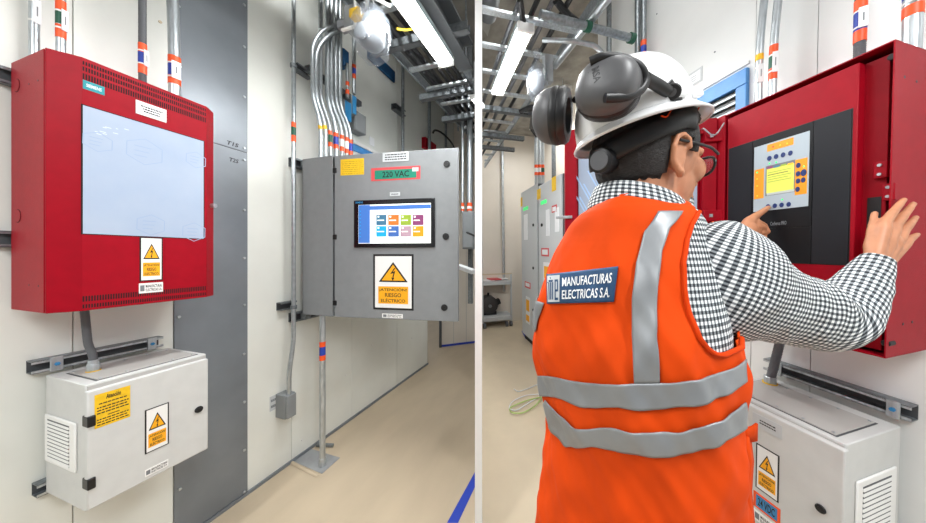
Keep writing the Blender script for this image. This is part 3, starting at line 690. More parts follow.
# distant wall conduits
for x, y0, y1, X, hw, lb in ((402.8, 62, 160, .08, 1.6, 'thin conduit on the wall behind the grey cabinet top, nearest one'), (429.3, 98, 160, .08, 1.7, 'thin conduit rising behind the red sounder'), (445.8, 108, 160, .08, 1.3, 'thin conduit right of the red sounder')):
    v = vpts(L, x, y0, y1, X=X); conduit(L, v, rad_px(L, v[0], hw), lb, group='wall conduits', m='galv_dark')
a = L.P(394.5, 106, X=.041); strut(L, (0, a[1], a[2]), (0, a[1] + .16, a[2]), 'stub channel clamping a thin conduit above the grey cabinet', w=.06, d=.06, face=(1, 0, 0), group='conduit brackets')
wall_box('alarm_sounder', 425.8, 136.5, 436.5, 147.5, .06, 'red alarm sounder on the wall beyond the grey cabinet', m='red', cat='sounder')
cw = L.P(445, 143, X=.16)
solo('cable_loop', MB().tube([cw + np.array([0, .30 * math.cos(q) - .0, .10 * math.sin(q)]) for q in np.linspace(0, 3.14, 12)], .012, 8), 'cable', 'short black cable arching right of the red sounder', 'cable')
# blue framed openings high on the wall
def blue_vent(corners, Xd, label, room=L, n=4, sg=1, sides='tblr', fw=.06):
    Fx = Face(room, (0, 0, 0), (0, sg, 0), (0, 0, 1)); (x0, y0), (x1, y1) = corners
    a0, b1 = Fx.ab(x0, y0); a1, b0 = Fx.ab(x1, y1); t = thing('louvre_vent', label, 'vent', Fx.pt((a0 + a1) / 2, b0), room)
    Fx.rect('back', a0 + fw * .3, b0 + fw * .3, a1 - fw * .3, b1 - fw * .3, 'rubber', t, 0, .004)
    Fx.rect('frame_top', a0, b1 - fw, a1, b1, 'frame_blue', t, 0, .02, bev=.002); Fx.rect('frame_bottom', a0, b0, a1, b0 + fw, 'frame_blue', t, 0, .02, bev=.002)
    Fx.rect('frame_side', a0, b0 + fw, a0 + fw, b1 - fw, 'frame_blue', t, 0, .02, bev=.002); Fx.rect('frame_side', a1 - fw, b0 + fw, a1, b1 - fw, 'frame_blue', t, 0, .02, bev=.002)
    st = (b1 - b0 - 2 * fw) / n
    mb = MB().prism([Fx.pt(a0 + fw, b0 + fw + st * .05, .018), Fx.pt(a0 + fw, b0 + fw + st * .30, .018), Fx.pt(a0 + fw, b0 + fw + st * .85, .004), Fx.pt(a0 + fw, b0 + fw + st * .60, .004)], Fx.A * (a1 - a0 - 2 * fw))
    s0 = part('slat', mb, 'galv', t, smooth=False); copies(s0, [(0, 0, st * i) for i in range(1, n)])
    return t
a0, b1 = FW.ab(367, 46); a1, b0 = FW.ab(393.5, 83)
t = thing('wall_window', 'dark window in a blue frame high on the long wall', 'window', FW.pt((a0 + a1) / 2, b0), L)
FW.rect('pane', a0 + .04, b0 + .05, a1 - .04, b1 - .05, 'bezel', t, 0, .004)
for nm, q in (('frame_side', (a0, b0, a0 + .06, b1)), ('frame_side', (a1 - .06, b0, a1, b1)), ('frame_bottom', (a0, b0, a1, b0 + .07)), ('frame_top', (a0, b1 - .07, a1, b1))): FW.rect(nm, *q, 'pane_blue', t, 0, .02, bev=.002)
a0, b1 = FW.ab(352, 140); a1, b0 = FW.ab(378, 162)
t = thing('wall_window', 'blue framed vent half hidden behind the grey cabinet', 'window', FW.pt((a0 + a1) / 2, b0), L)
FW.rect('pane', a0, b0, a1, b1, 'frame_blue', t, 0, .012); FW.rect('frame_top', a0, b1 - .03, a1 + .02, b1, 'white', t, .012, .012)
a0, b1 = FW.ab(369, 136); a1, b0 = FW.ab(374, 147); wp = thing('wall_label', 'small white plate above the blue framed vent', 'label', FW.pt(a0, b0), L); FW.rect('plate', a0, b0, a1, b1, 'platewhite', wp, 0, .004)

# ---- between door edge and partition
pg = L.P(468, 230, T=2.55)
t = thing('junction_box', 'pale grey box standing just right of the open cabinet door edge', 'junction box', (pg[0], pg[1], L.P(468, 249, T=2.55)[2]), L)
gz0, gz1 = L.P(468, 249, T=2.55)[2], L.P(468, 211.5, T=2.55)[2]; ga = L.P(461.5, 230, T=2.55)[0]; gb = L.P(474, 230, T=2.55)[0]
part('box', MB().box(ga, pg[1], gz0, gb, pg[1] + .12, gz1), 'junction', t, bev=.004); part('cover', MB().box(ga + .012, pg[1] - .01, gz0 + .012, gb - .01, pg[1] + .001, gz1 - .012), 'junction', t, bev=.003)
part('strut_post', MB().box(gb - .11, pg[1] + .12, gz0 - .55, gb - .07, pg[1] + .16, 3.5), 'galv_dark', t)
for x, hw, lb in ((462.6, 1.5, 'narrow conduit with orange band right of the open door edge'), (469.6, 2.6, 'wider conduit with orange band nearest the partition')):
    p = L.P(x, 205, T=2.6); r = rad_px(L, p, hw)
    conduit(L, [np.array([p[0], p[1], gz1 - .01]), np.array([p[0], p[1], 3.5])], r, lb, [(zat(L, 0, b_, p), zat(L, 0, a_, p), m_) for a_, b_, m_ in ((203, 206.5, 'orange'), (206.5, 209, 'platewhite'), (209, 211, 'orange'))], group='conduits over the pale grey box')
p0, p1 = L.P(461, 265.5, T=2.0), L.P(474, 271, T=1.9)
solo('flat_bar', MB().obox(p0 - np.array([.05, 0, .02]), (p1 - p0) * 1.1 + np.array([.02, 0, 0]), (0, .10, 0), (0, 0, .028)), 'platewhite', 'white flat bar jutting out right of the open cabinet door', 'bar', bev=.002)
p0 = L.P(467, 232.5, T=2.1); p1 = L.P(475, 236, T=2.0)
solo('door_stay', MB().tube([p0, p1], .008, 8), 'cable', 'thin black stay rod in front of the pale grey box', 'rod')

# ---- overhead, left room
ladder(L, .66, 1.04, 2.75, .2, (clipL(.66, 9), clipL(1.04, 9)), .23, 'long cable ladder with rungs under the dark left ceiling', rung_r=.016)
t = thing('support_beam', 'dark steel beam running above the left batten light', 'beam', (1.1, .2, 2.70), L)
part('web', MB().box(1.075, .2, 2.70, 1.085, clipL(1.16, 9), 2.86), 'grey_dark', t); part('flange', MB().box(1.06, .2, 2.69, 1.16, clipL(1.16, 9), 2.70), 'grey_dark', t); part('flange', MB().box(1.06, .2, 2.86, 1.16, clipL(1.16, 9), 2.87), 'grey_dark', t)
a, b = 1.0, 1.0
for (px_, py_, k_) in ((418, 24, 0), (447, 58, 1)):
    p = L.P(px_ + 12, py_, X=1.0745); fx = Face(L, (1.0745, 0, 0), (0, -1, 0), (0, 0, 1))
def cross(Y, Z, X0, X1, label, w=.05): return strut(L, (X0, Y, Z), (X1, Y, Z), label, w=.045, d=w, up=(0, 1, 0), face=(0, 0, 1), m='galv_dark', group='cross channels under the left ladder')
yc1 = L.P(423, 100, X=.60)[1]
for (xx, yy, nm) in ((423, 101, 'channel crossing under the left ladder, middle one'), (448, 122, 'channel crossing under the left ladder, farthest one'), (395, 50, 'channel crossing under the left ladder, nearest one')):
    p = L.P(xx, yy, Z=2.70); cross(p[1], 2.70, .58, min(1.30, 1.867 - p[1] / 2.567 - .06), nm)
for k, (X, Y) in enumerate(((.60, 1.2), (1.0, 1.95), (.62, 2.6))):
    solo('threaded_rod', MB().tube([(X, Y, 2.73), (X, Y, 3.6)], .007, 8), 'galv_dark', ('near', 'right far', 'left far')[k] + ' hanger rod holding the left cable ladder', 'rod', group='hanger rods')
# dark service pipes and deck above
t = thing('roof_deck', 'perforated grey deck sheet under the left ceiling', 'deck', (1.3, 2, 3.3), L)
part('sheet', MB().prism([(1.2, .3, 3.3), (1.2, clipL(1.2, 9), 3.3), (1.62, clipL(1.62, 9), 3.3), (1.62, .3, 3.3)], (0, 0, .01)), 'deck', t)
mb = MB()
for i in range(5):
    for j in range(22):
        if .42 + .085 * j < clipL(1.26 + .085 * i, 9) - .05: mb.tube([(1.26 + .085 * i, .42 + .085 * j, 3.2985), (1.26 + .085 * i, .42 + .085 * j, 3.30)], .012, 8)
part('perforations', mb, 'black', t, kind='stuff')
for k, (X, Z, r, lb) in enumerate(((.40, 3.25, .05, 'dark pipe high along the long wall'), (.52, 3.05, .035, 'second dark pipe nearer the cable ladder'), (1.22, 3.05, .04, 'dark pipe above the support beam'))):
    solo('service_pipe', MB().tube([(X, .4, Z), (X, clipL(X + r, 9), Z)], r, 14), 'grey_dark', lb, 'pipe', group='service pipes')
for k in range(5):
    solo('black_cable', MB().tube([(.72 + .06 * k, .3 + (clipL(.72 + .06 * k, 9) - .3) * i / 5, 2.815 + .01 * math.sin(i * 2 + k)) for i in range(6)], .014, 8), 'cable', words[k] + ' black cable from the left lying in the left ladder', 'cable', group='cables in the left ladder')
batten(L, 1.055, 2.60, .55, L.P(453, 66, Z=2.60)[1], 'bright batten light under the beam in the left room', w=.10)
p = L.P(470, 92, Z=2.60)
batten(L, L.P(474.5, 95, Z=2.6)[0] - .02, 2.60, L.P(473.5, 98, Z=2.6)[1] - .0, L.P(473.5, 98, Z=2.6)[1] + .16, 'next batten light farther down the left room beside the partition', w=.06)
batten(L, .62, 3.48, .3, 1.5, 'added unseen batten light brightening the upper left wall', w=.10, watts=15)  # extra batten out of view, added to brighten the upper wall
batten(L, .95, 2.60, -1.5, -.35, 'batten light of the left room behind the viewpoint', w=.10, watts=50)
# grey box trough and bagged device
pt = L.P(340, 18, T=1.45)
t = thing('cable_trough', 'grey sheet steel trough box beside the bagged device', 'trough', pt, L)
c0 = L.P(351, 17, T=1.38)
part('box', MB().box(c0[0] - .05, c0[1], c0[2] - .05, c0[0] + .03, c0[1] + .12, c0[2] + .07), 'junction', t, bev=.004)
part('mouth_rim', MB().box(c0[0] - .055, c0[1] - .01, c0[2] - .065, c0[0] + .035, c0[1] + .002, c0[2] - .055), 'white', t); part('mouth_rim', MB().box(c0[0] + .027, c0[1] - .01, c0[2] - .065, c0[0] + .035, c0[1] + .002, c0[2] + .07), 'white', t)
part('trough', MB().box(c0[0] - .14, c0[1] + .04, c0[2] + .01, c0[0] - .05, c0[1] + .09, c0[2] + .05), 'device_grey', t, bev=.003)
cy = L.P(356.5, 14.5, T=1.34)
solo('yellow_connector', MB().box(cy[0] - .03, cy[1] - .02, cy[2] - .022, cy[0] + .03, cy[1] + .02, cy[2] + .022), 'tag_yellow', 'yellow plug at the mouth of the grey trough box', 'connector', bev=.006)
pc = L.P(372, 33, T=1.30)
t = thing('bagged_detector', 'round detector wrapped in a clear plastic bag under the left ceiling', 'detector', pc - np.array([0, 0, .13]), L)
def blob(c, rx, ry, rz, n=18, m=28, f=None, rot=None):
    rows = []
    for i in range(n + 1):
        a = -math.pi / 2 + math.pi * i / n; row = []
        for k in range(m):
            q = 2 * math.pi * k / m; d = np.array([math.cos(a) * math.cos(q), math.cos(a) * math.sin(q), math.sin(a)]); s_ = f(d) if f else 1.0
            v = d * np.array([rx, ry, rz]) * s_
            if rot is not None: v = rot @ v
            row.append(tuple(np.array(c) + v))
        rows.append(row)
    return MB().grid(rows, closed=True)
wob = lambda d: 1 + .03 * math.sin(9 * d[0] + 3 * d[2]) + .025 * math.sin(13 * d[1] - 7 * d[2]) + .02 * math.sin(21 * d[2] + 5 * d[0]) + (.10 if d[2] < -.5 else 0)
part('housing', blob(pc + (0, .01, .02), .055, .055, .09), 'device_grey', t); part('lens_ring', blob(pc + (-.01, -.055, -.03), .04, .015, .04), 'device_grey', t); part('dome', blob(pc + (0, 0, -.03), .06, .06, .055), 'device_grey', t)
part('plastic_bag', blob(pc, .088, .088, .135, 26, 40, wob), 'film_clear', t); part('bag_neck', MB().tube([pc + (0, 0, .115), pc + (.005, .0, .15), pc + (0, 0, .24)], [.05, .018, .03], 14), 'film_clear', t)
c1 = L.P(350, 20, T=1.36); c2 = L.P(390, 6, T=1.3)
solo('white_lead', MB().tube(smooth_path([cy, cy + np.array([.06, 0, .01]), pc + np.array([.05, -.08, .10]), c2], .05), .008, 8), 'cable_white', 'white lead looping over the bagged detector', 'cable')
solo('yellow_lead', MB().tube(smooth_path([c2 + np.array([-.04, .1, -.02]), c2 + np.array([-.02, .14, .0]), c2 + np.array([.03, .2, .05])], .05), .006, 8), 'cable_yellow', 'thin yellow lead right of the bagged detector', 'cable')
# ============================================================ RIGHT ROOM SHELL
def Rw(x, y, z=0): p = R.M.T @ (np.array([x, y, z]) - R.eye); return (p[0], p[1])
YR = R.P(598, 200, X=0)[1]; YEND = R.P(500, 322, Z=0)[1]; XREC = .75
gp = [(K0 * 5.9, 5.9), Rw(XREC + .1, YEND + .1), Rw(XREC + .1, YR - .1), Rw(.1, YR - .1), Rw(.1, -1.5), (K0 * -1.3, -1.3)]
struct('floor_right', ground(R, gp, -.06, 0), 'floor_r', room=R)
struct('ceiling_right', ground(R, gp, 3.62, 3.7), 'ceiling', room=R)
wr = struct('wall_right', MB().box(.008, -1.5, 0, .12, YR, 3.62), 'wall_joint', room=R)
sr = [-1.5, -.1, R.P(818, 30, X=0)[1], R.P(756, 30, X=0)[1], YR]
sr = sorted(sr)
for a, b in zip(sr[:-1], sr[1:]): part('wall_panel', MB().box(0, a + .001, 0, .008, b - .001, 3.62), 'wall_r', wr, bev=.001)
struct('wall_recess', MB().box(XREC, YR, 0, XREC + .08, YEND + .1, 3.62).box(.12, YR - .1, 0, XREC + .08, YR, 3.62), 'wall_end', room=R)
e0 = from_world(R, (K0 * 5.35, 5.35, 0))
struct('wall_end_right', MB().box(e0[0] + .02, YEND, 0, XREC, YEND + .08, 3.62), 'wall_end', room=R)
FWR = Face(R, (0, 0, 0), (0, -1, 0), (0, 0, 1))
for (sx, sy) in ((715, 52), (657, 14)):
    a, b = FWR.ab(sx, sy); FWR.disc('wall_screw', a, b, .004, 'inkgrey', wr, 0, .003, seg=8)

# ============================================================ OPEN RED PANEL
XO = -.26
yn = R.P(895, 60, X=XO)[1]; yf = R.P(718.5, 116, X=XO)[1]; zt = R.P(897.4, 39.9, X=XO)[2]; zb = R.P(887, 359, X=XO)[2]
zt = (zt + R.P(718.5, 116, X=XO)[2]) / 2 - .003
t = thing('fire_alarm_panel', 'opened red fire alarm panel whose black control unit the man touches', 'control panel', (0, (yn + yf) / 2, zb), R)
part('side_wall', MB().box(XO, yn, zb, -.02, yn + .003, zt), 'red', t, bev=.001); part('side_wall', MB().box(XO, yf - .003, zb, -.02, yf, zt), 'red', t)
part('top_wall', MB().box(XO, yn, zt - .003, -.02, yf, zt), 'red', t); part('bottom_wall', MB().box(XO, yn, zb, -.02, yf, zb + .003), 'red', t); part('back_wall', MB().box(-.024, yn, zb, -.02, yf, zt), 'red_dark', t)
y1 = R.P(858.5, 100, X=XO - .004)[1]; y2 = R.P(727.5, 140, X=XO - .004)[1]
zpt = R.P(858.8, 62.5, X=XO - .004)[2]; zpb = R.P(848, 344, X=XO - .004)[2]
sw = part('swing_frame', MB().box(XO - .004, y1, zpb, XO + .028, y2, zpt), 'red', t, bev=.002)
ys = R.P(888.5, 120, X=XO + .026)[1]
part('inner_flange', MB().box(XO + .026, ys, zb + .012, XO + .030, y1 + .012, zt - .02), 'red', t, bev=.001)
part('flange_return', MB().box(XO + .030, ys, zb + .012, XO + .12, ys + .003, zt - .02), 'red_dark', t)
FP = Face(R, (XO - .004, 0, 0), (0, -1, 0), (0, 0, 1))
def fq(name, x0, y0, x1, y1, m, par, n0, h=.0006, face=FP, bev=0):
    """x0,y0 upper left corner, x1,y1 lower right corner in the photograph"""
    a0, b1 = face.ab(x0, y0); a1, b0 = face.ab(x1, y1); return face.rect(name, a0, b0, a1, b1, m, par, n0, h, bev=bev)
mat('panel_black', (30, 31, 36), .5, spec=.25, bump=.05, bscale=900)
mat('panel_black2', (20, 21, 24), .4, spec=.25)
mat('unit_grey', (176, 188, 196), .4)
mat('unit_orange', (247, 158, 20), .45)
mat('button', (30, 52, 110), .35)
mat('lcd', (214, 216, 96), .3, emit=.35)
mat('lcd_grey', (190, 196, 190), .4, emit=.2)
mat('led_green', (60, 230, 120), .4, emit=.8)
mat('led_red', (240, 60, 40), .4, emit=.8)
mat('led_amber', (250, 190, 40), .4, emit=.5)
a0, b1 = FP.ab(729.4, 147.6); a1, bt = FP.ab(852.2, 111.2); _, b0 = FP.ab(848, 265); b1 = (b1 + bt) / 2
FP.rect('insert_backing', a0 - .002, b0 - .002, a1 + .002, b1 + .002, 'black', sw, 0, .0006)  # black sheet behind the plates, showing as seams around them
ac0, _ = FP.ab(752.5, 180); ac1, _ = FP.ab(813, 180); _, bs = FP.ab(780, 228)
FP.rect('blank_plate', a0, b0, ac0 - .0008, b1, 'panel_black', sw, 0, .0025, bev=.0006); FP.rect('blank_plate', ac1 + .0008, b0, a1, b1, 'panel_black', sw, 0, .0025, bev=.0006)
FP.rect('blank_plate', ac0 + .0004, b0, ac1 - .0004, bs - .0008, 'panel_black2', sw, 0, .0025, bev=.0006)
ou = FP.rect('operating_unit', ac0 + .0004, bs, ac1 - .0004, b1, 'panel_black2', sw, 0, .003, bev=.0006)
a0, b1 = FP.ab(755.1, 147.2); a1, b1b = FP.ab(810.6, 131.4); b1 = (b1 + b1b) / 2; b0 = (FP.ab(754, 211)[1] + FP.ab(808.6, 207.3)[1]) / 2
FP.rect('faceplate', a0, b0, a1, b1, 'unit_grey', ou, .003, .0008)
N2 = .0038
def fq2(name, xl, yt, yb, xr, m, n0=N2, h=.0004):
    """left edge xl from yt to yb, right edge at xr"""
    a0, b1 = FP.ab(xl, yt); _, b0 = FP.ab(xl, yb); a1, _ = FP.ab(xr, yt); return FP.rect(name, a0, b0, a1, b1, m, ou, n0, h)
fq2('orange_field', 768, 145.2, 152, 794.3, 'unit_orange'); fq2('orange_field', 755.2, 170.4, 199.4, 764.8, 'unit_orange'); fq2('orange_field', 796.2, 160.2, 195.2, 808.3, 'unit_orange')
fq2('display_frame', 766.6, 166.6, 196.2, 796, 'inkgrey'); fq2('display', 767.6, 169.5, 193.5, 795, 'lcd', N2 + .0004, .0003)
for k, mm in enumerate(('tile_t3', 'tile_t0', 'tile_t2', 'led_amber')): fq2('display_header', 767.8 + 6.9 * k, 167.3 - 1.2 * k, 169.3 - 1.2 * k, 773.5 + 6.9 * k, mm, N2 + .0004, .0003)
fq2('display_footer', 767.6, 193.5, 195.6, 795, 'lcd_grey', N2 + .0004, .0003)
for k in range(5): fq2('display_line', 768.6, 173 + 2.3 * k, 173.5 + 2.3 * k, 792 - 3 * (k % 2), 'ink' if k == 1 else 'tile_t2', N2 + .0007, .0001)
def dot(name, x, y, r, m, h=.002):
    a, b = FP.ab(x, y); hp_ = 2.25 * r / .0072; ra = abs(FP.ab(x + hp_, y)[0] - FP.ab(x - hp_, y)[0]) / 2; return FP.disc(name, a, b, ra, m, ou, N2, h, seg=16, rb=r * 1.12, bev=.0006 if h > .001 else 0)
for (x, y) in ((770.3, 158.4), (777, 156.6), (784, 154.9), (791.3, 153.2), (799.3, 165.4), (799, 173.8), (804.2, 180), (799, 181), (798.5, 189.3), (768.8, 206.6), (775.7, 205.8), (782.5, 205), (789.6, 204.4)): dot('button', x, y, .0072, 'button')
dot('button', 804.6, 172.7, .0095, 'button')
for (x, y) in ((770.3, 163.6), (777, 162.4), (758, 172.6), (804.8, 166.4), (783, 199.6)): dot('indicator', x, y, .0028, 'led_green', .0006)
dot('indicator', 774, 146.8, .003, 'led_red', .0006)
for (x, y) in ((758, 179), (758, 186), (758, 196), (781, 145.2), (788, 143.5)): dot('indicator', x, y, .0024, 'led_amber', .0006)
a0, b1 = FP.ab(771, 222.2); a1, b0 = FP.ab(787, 224.6); FP.text('Cerberus PRO', a0, b0, a1, b1 + .001, 'inkgrey', ou, .003)
# recess with handle hole, knobs, hinges on the right
FI = Face(R, (XO + .026, 0, 0), (0, -1, 0), (0, 0, 1))
a0, b1 = FI.ab(867.5, 198); a1, b0 = FI.ab(880, 246); FI.rect('handle_recess', a0, b0, a1, b1, 'black', t, 0, .001)
for (x, y) in ((893.5, 57), (887, 343)):
    p = R.P(x, y, X=XO + .02); part('rubber_knob', MB().tube([(XO + .04, p[1], p[2]), (XO + .012, p[1], p[2])], .0085, 14), 'rubber', t, bev=.002)
for (x, y, w) in ((881.5, 170, .012), (890, 192, .010)):
    p = R.P(x, y, X=XO + .02); hg = part('latch_hinge', MB().box(XO + .012, p[1] - w, p[2] - .022, XO + .026, p[1] + w, p[2] + .022), 'red', t, bev=.002)
    part('rivet', MB().tube([(XO + .012, p[1], p[2] + .012), (XO + .008, p[1], p[2] + .012)], .004, 8), 'galv', hg); part('rivet', MB().tube([(XO + .012, p[1], p[2] - .012), (XO + .008, p[1], p[2] - .012)], .004, 8), 'galv', hg)
FN = Face(R, (0, yn, 0), (1, 0, 0), (0, 0, 1))
for (x, y) in ((904.5, 77), (916.5, 81.5), (903, 324), (912, 322)):
    a, b = FN.ab(x, y); FN.disc('screw_hole', a, b, .004, 'black', t, 0, .0006, seg=8)
UP_ = np.array([0, 0, 1.])
# open outer door, seen from inside, swung back behind the man
ang = math.radians(115); dd = np.array([-math.sin(ang), -math.cos(ang), 0.]); dn = np.array([dd[1], -dd[0], 0.]); h0 = np.array([XO - .012, yf - .004, 0.]); DW = .60
def dbox(name, s0, s1, z0, z1, n0, n1, m, par, bev=.001):
    return part(name, MB().obox(h0 + dd * s0 + dn * n0 + np.array([0, 0, z0]), dd * (s1 - s0), (0, 0, z1 - z0), dn * (n1 - n0)), m, par, bev=bev)
if dn @ (R.eye - h0) < 0: dn = -dn
part('gap_filler', MB().box(XO - .006, yf - .030, zb, XO + .02, yf + .014, zt), 'red', t, bev=.001)  # filler added to close the bright slit between door and body
od = dbox('door', 0, DW, zb, zt, -.03, -.026, 'red', t)
dbox('door_rim', 0, .05, zb, zt, -.026, .0, 'red', od); dbox('door_rim', DW - .05, DW, zb, zt, -.026, .0, 'red', od); dbox('door_rim', .05, DW - .05, zt - .06, zt, -.026, .0, 'red', od); dbox('door_rim', .05, DW - .05, zb, zb + .12, -.026, .0, 'red', od)
pn_ = dbox('window_pane', .06, DW - .06, zb + .30, zt - .08, -.024, -.020, 'film', od)
mat('filmprint2', (168, 200, 236), .3)
for k in range(22):
    s0_ = .10 + .018 * k; z0_ = zb + .34 + .014 * ((k * 7) % 11)
    part('film_print', MB().prism([h0 + dd * s0_ + dn * -.020 + UP_ * z0_, h0 + dd * (s0_ + .007) + dn * -.020 + UP_ * z0_, h0 + dd * (s0_ + .097) + dn * -.020 + UP_ * (z0_ + .17), h0 + dd * (s0_ + .09) + dn * -.020 + UP_ * (z0_ + .17)], dn * .0004), 'filmprint2', pn_, smooth=False)
for z in (zt - .075, zb + .42, zb + .10):
    hb = dbox('hinge', -.02, .05, z - .022, z + .022, -.004, .012, 'red', t, .002); dbox('hinge_screw', .02, .032, z - .006, z + .006, .012, .015, 'galv', hb, 0)
p0 = h0 + dd * .06 + np.array([0, 0, zt - .045]); p1 = h0 + np.array([.0, -.02, zt - .035])
part('door_stay', MB().tube(smooth_path([p0 + dn * .006, p0 + dn * .02, (p0 + p1) / 2 + dn * .02 + np.array([0, 0, -.05]), p1 + dn * .01], .03), .0028, 8), 'galv', t)
pk = h0 + dd * (DW - .03) + np.array([0, 0, R.P(568, 218, T=1.15)[2]])
part('door_catch', MB().obox(pk + dn * 0, dd * .07, (0, 0, .012), dn * .01), 'galv', od, bev=.002)
# vents seen on the inner door
mb = MB()
for i in range(4):
    for j in range(3): mb.obox(h0 + dd * (.09 + .012 * j) + dn * .0 + np.array([0, 0, zt - .03 - .012 * i]), dd * .007, (0, 0, .006), dn * .0006)
part('vent_slots', mb, 'white', od, smooth=False, kind='stuff')
# conduits over the open red panel
def upr(x, half, X, label, bands, tagy=None, m='galv', tang=-2.2, flexi=False, xtop=None, bend=60):
    p = R.P(x, 70, X=X); r = rad_px(R, p, half); pts = [np.array([p[0], p[1], zt])]
    if xtop is not None:
        zm = zat(R, 0, bend, p); q = R.P(xtop, 0, X=X); pts += [np.array([p[0], p[1], zm]), np.array([q[0], q[1], zm + .26]), np.array([q[0], q[1], 3.55])]
    else: pts.append(np.array([p[0], p[1], 3.55]))
    bs = [(zat(R, 0, b_, p), zat(R, 0, a_, p), m_) for a_, b_, m_ in bands]
    tg = [(zat(R, 0, tagy[1], p), zat(R, 0, tagy[0], p), tang, r * 1.5)] if tagy else []
    return conduit(R, pts, r, label, bs, tg, m=m, flexi=flexi, group='conduits over the open red panel', rad=.12)
upr(759, 4.3, -.10, 'bent conduit with yellow mark and white tag above the open red panel', [(55, 61, 'tag_yellow')], (66, 84), xtop=767, bend=44)
upr(772.8, 4.6, -.10, 'bent conduit with orange and green bands above the open red panel', [(46, 55, 'orange'), (55, 69, 'green'), (69, 80, 'orange')], (54, 74), xtop=781, bend=44)
upr(859, 7.0, -.13, 'dark flexible conduit with orange and blue bands above the open red panel', [(0, 12, 'orange'), (12, 31, 'blue'), (31, 42.5, 'orange')], (10, 30), m='flex', flexi=True, tang=-2.4)
upr(911, 11.5, -.13, 'thick galvanised conduit at the near corner of the open red panel', [(-12, -2, 'blue'), (6, 17, 'orange')], (-20, 5), tang=-2.2)
# wall plates and blue louvre vent
for x0, y0, x1, y1, lb in ((686, 77, 702.5, 82, 'white label plate on the wall above the blue louvre vent'), (673.5, 69.5, 677.5, 75, 'smaller label plate half hidden by the hard hat')):
    a0, b1 = FWR.ab(x0, y0); a1, b0 = FWR.ab(x1, y1); t2 = thing('wall_label', lb, 'label', FWR.pt(a0, b0), R, 'label plates on the right wall')
    FWR.rect('frame', a0, b1 - .075, a1, b1, 'label_grey', t2, 0, .003); FWR.rect('card', a0 + .01, b1 - .065, a1 - .01, b1 - .01, 'platewhite', t2, .003, .0006); FWR.bars('card_print', a0 + .03, b1 - .055, a1 - .03, b1 - .02, 3, 'inkgrey', t2, .0036, .15)
a1, b1 = FWR.ab(750, 67.5); a0, _ = FWR.ab(640, 110)
t2 = thing('louvre_vent', 'blue framed louvre vent on the wall behind the open red panel', 'vent', FWR.pt((a0 + a1) / 2, b1 - .42), R); fw = .055
FWR.rect('back', a0 + .02, b1 - .40, a1 - .02, b1 - .02, 'black', t2, 0, .003)
for nm, q in (('frame_top', (a0, b1 - fw * 1.3, a1, b1)), ('frame_bottom', (a0, b1 - .42, a1, b1 - .42 + fw)), ('frame_side', (a0, b1 - .42 + fw, a0 + fw, b1 - fw * 1.3)), ('frame_side', (a1 - fw * .8, b1 - .42 + fw, a1, b1 - fw * 1.3))): FWR.rect(nm, *q, 'frame_blue', t2, 0, .022, bev=.003)
st_ = .035
s0 = part('slat', MB().prism([FWR.pt(a0 + fw, b1 - fw * 1.3 - st_, .004), FWR.pt(a0 + fw, b1 - fw * 1.3 - st_ + .010, .004), FWR.pt(a0 + fw, b1 - fw * 1.3 - .004 - st_ * .5, .018), FWR.pt(a0 + fw, b1 - fw * 1.3 - .014 - st_ * .5, .018)], FWR.A * (a1 - a0 - 1.8 * fw)), 'galv_dark', t2, smooth=False)
copies(s0, [(0, 0, -st_ * i) for i in range(1, 8)])
a0, b1 = FWR.ab(640, 92); b1 = FWR.ab(750, 67.5)[1] + .03
FWR.rect('vent_trim', a0, b1 - .012, a1 + .0, b1, 'white', t2, 0, .010)

# ============================================================ WHITE ENCLOSURE, RIGHT
y0_ = R.P(846, 470, X=-(XWF - .022))[1]; zt_ = R.P(846.6, 445.2, X=-(XWF - .022))[2]; yd0_ = R.P(844.4, 480, X=-XWF)[1]; zdt_ = R.P(844.9, 451.5, X=-XWF)[2]
Wl = yWf - yWn; Hl = zWt - zWb
tR, dR = enclosure(R, -1, y0_, y0_ + Wl * 1.12, zt_, zt_ - Hl, yd0_, y0_ + Wl * 1.12 + .003, zdt_, zt_ - Hl, 'white metal enclosure with round lock below the open red panel')
FE = Face(R, (-XWF, 0, 0), (0, -1, 0), (0, 0, 1))
def fe(name, xl, yt, yb, xr, m, n0=0.0, h=.0006, par=None):
    a0, b1 = FE.ab(xl, yt); _, b0 = FE.ab(xl, yb); a1, _ = FE.ab(xr, yt); return FE.rect(name, a0, b0, a1, b1, m, par or dR, n0, h), (a0, b0, a1, b1)
p_, q = fe('name_plate', 753, 411.5, 424, 782.5, 'label_grey', 0, .002); FE.bars('plate_print', q[0] + .02, q[1] + .014, q[2] - .015, q[3] - .012, 2, 'ink', p_, .002)
a0, b1 = FE.ab(756.4, 442.4); _, b0 = FE.ab(755.8, 486.5); a1, _ = FE.ab(779.3, 470); FE.warning(dR, a0, b0, a1, b1)
p_, q = fe('voltage_label', 753.6, 489.5, 505, 781, 'orange'); FE.rect('voltage_field', q[0] + .008, q[1] + .007, q[2] - .008, q[3] - .007, 'device_blue', p_, .0006, .0004); FE.text('24 VDC', q[0] + .014, q[1] + .014, q[2] - .014, q[3] - .014, 'ink', p_, .001)
p_, q = fe('maker', 754, 508, 518, 781, 'white'); bpy.data.objects.remove(p_); FE.maker_plate(dR, *q)
a, b = FE.ab(821, 508.5); lk = FE.disc('lock', a, b, .0115, 'rubber', dR, 0, .006, seg=20, bev=.002); FE.disc('lock_core', a, b, .006, 'black', lk, .006, .002)
fe('yellow_notice', 738, 404, 414, 746, 'tag_yellow')
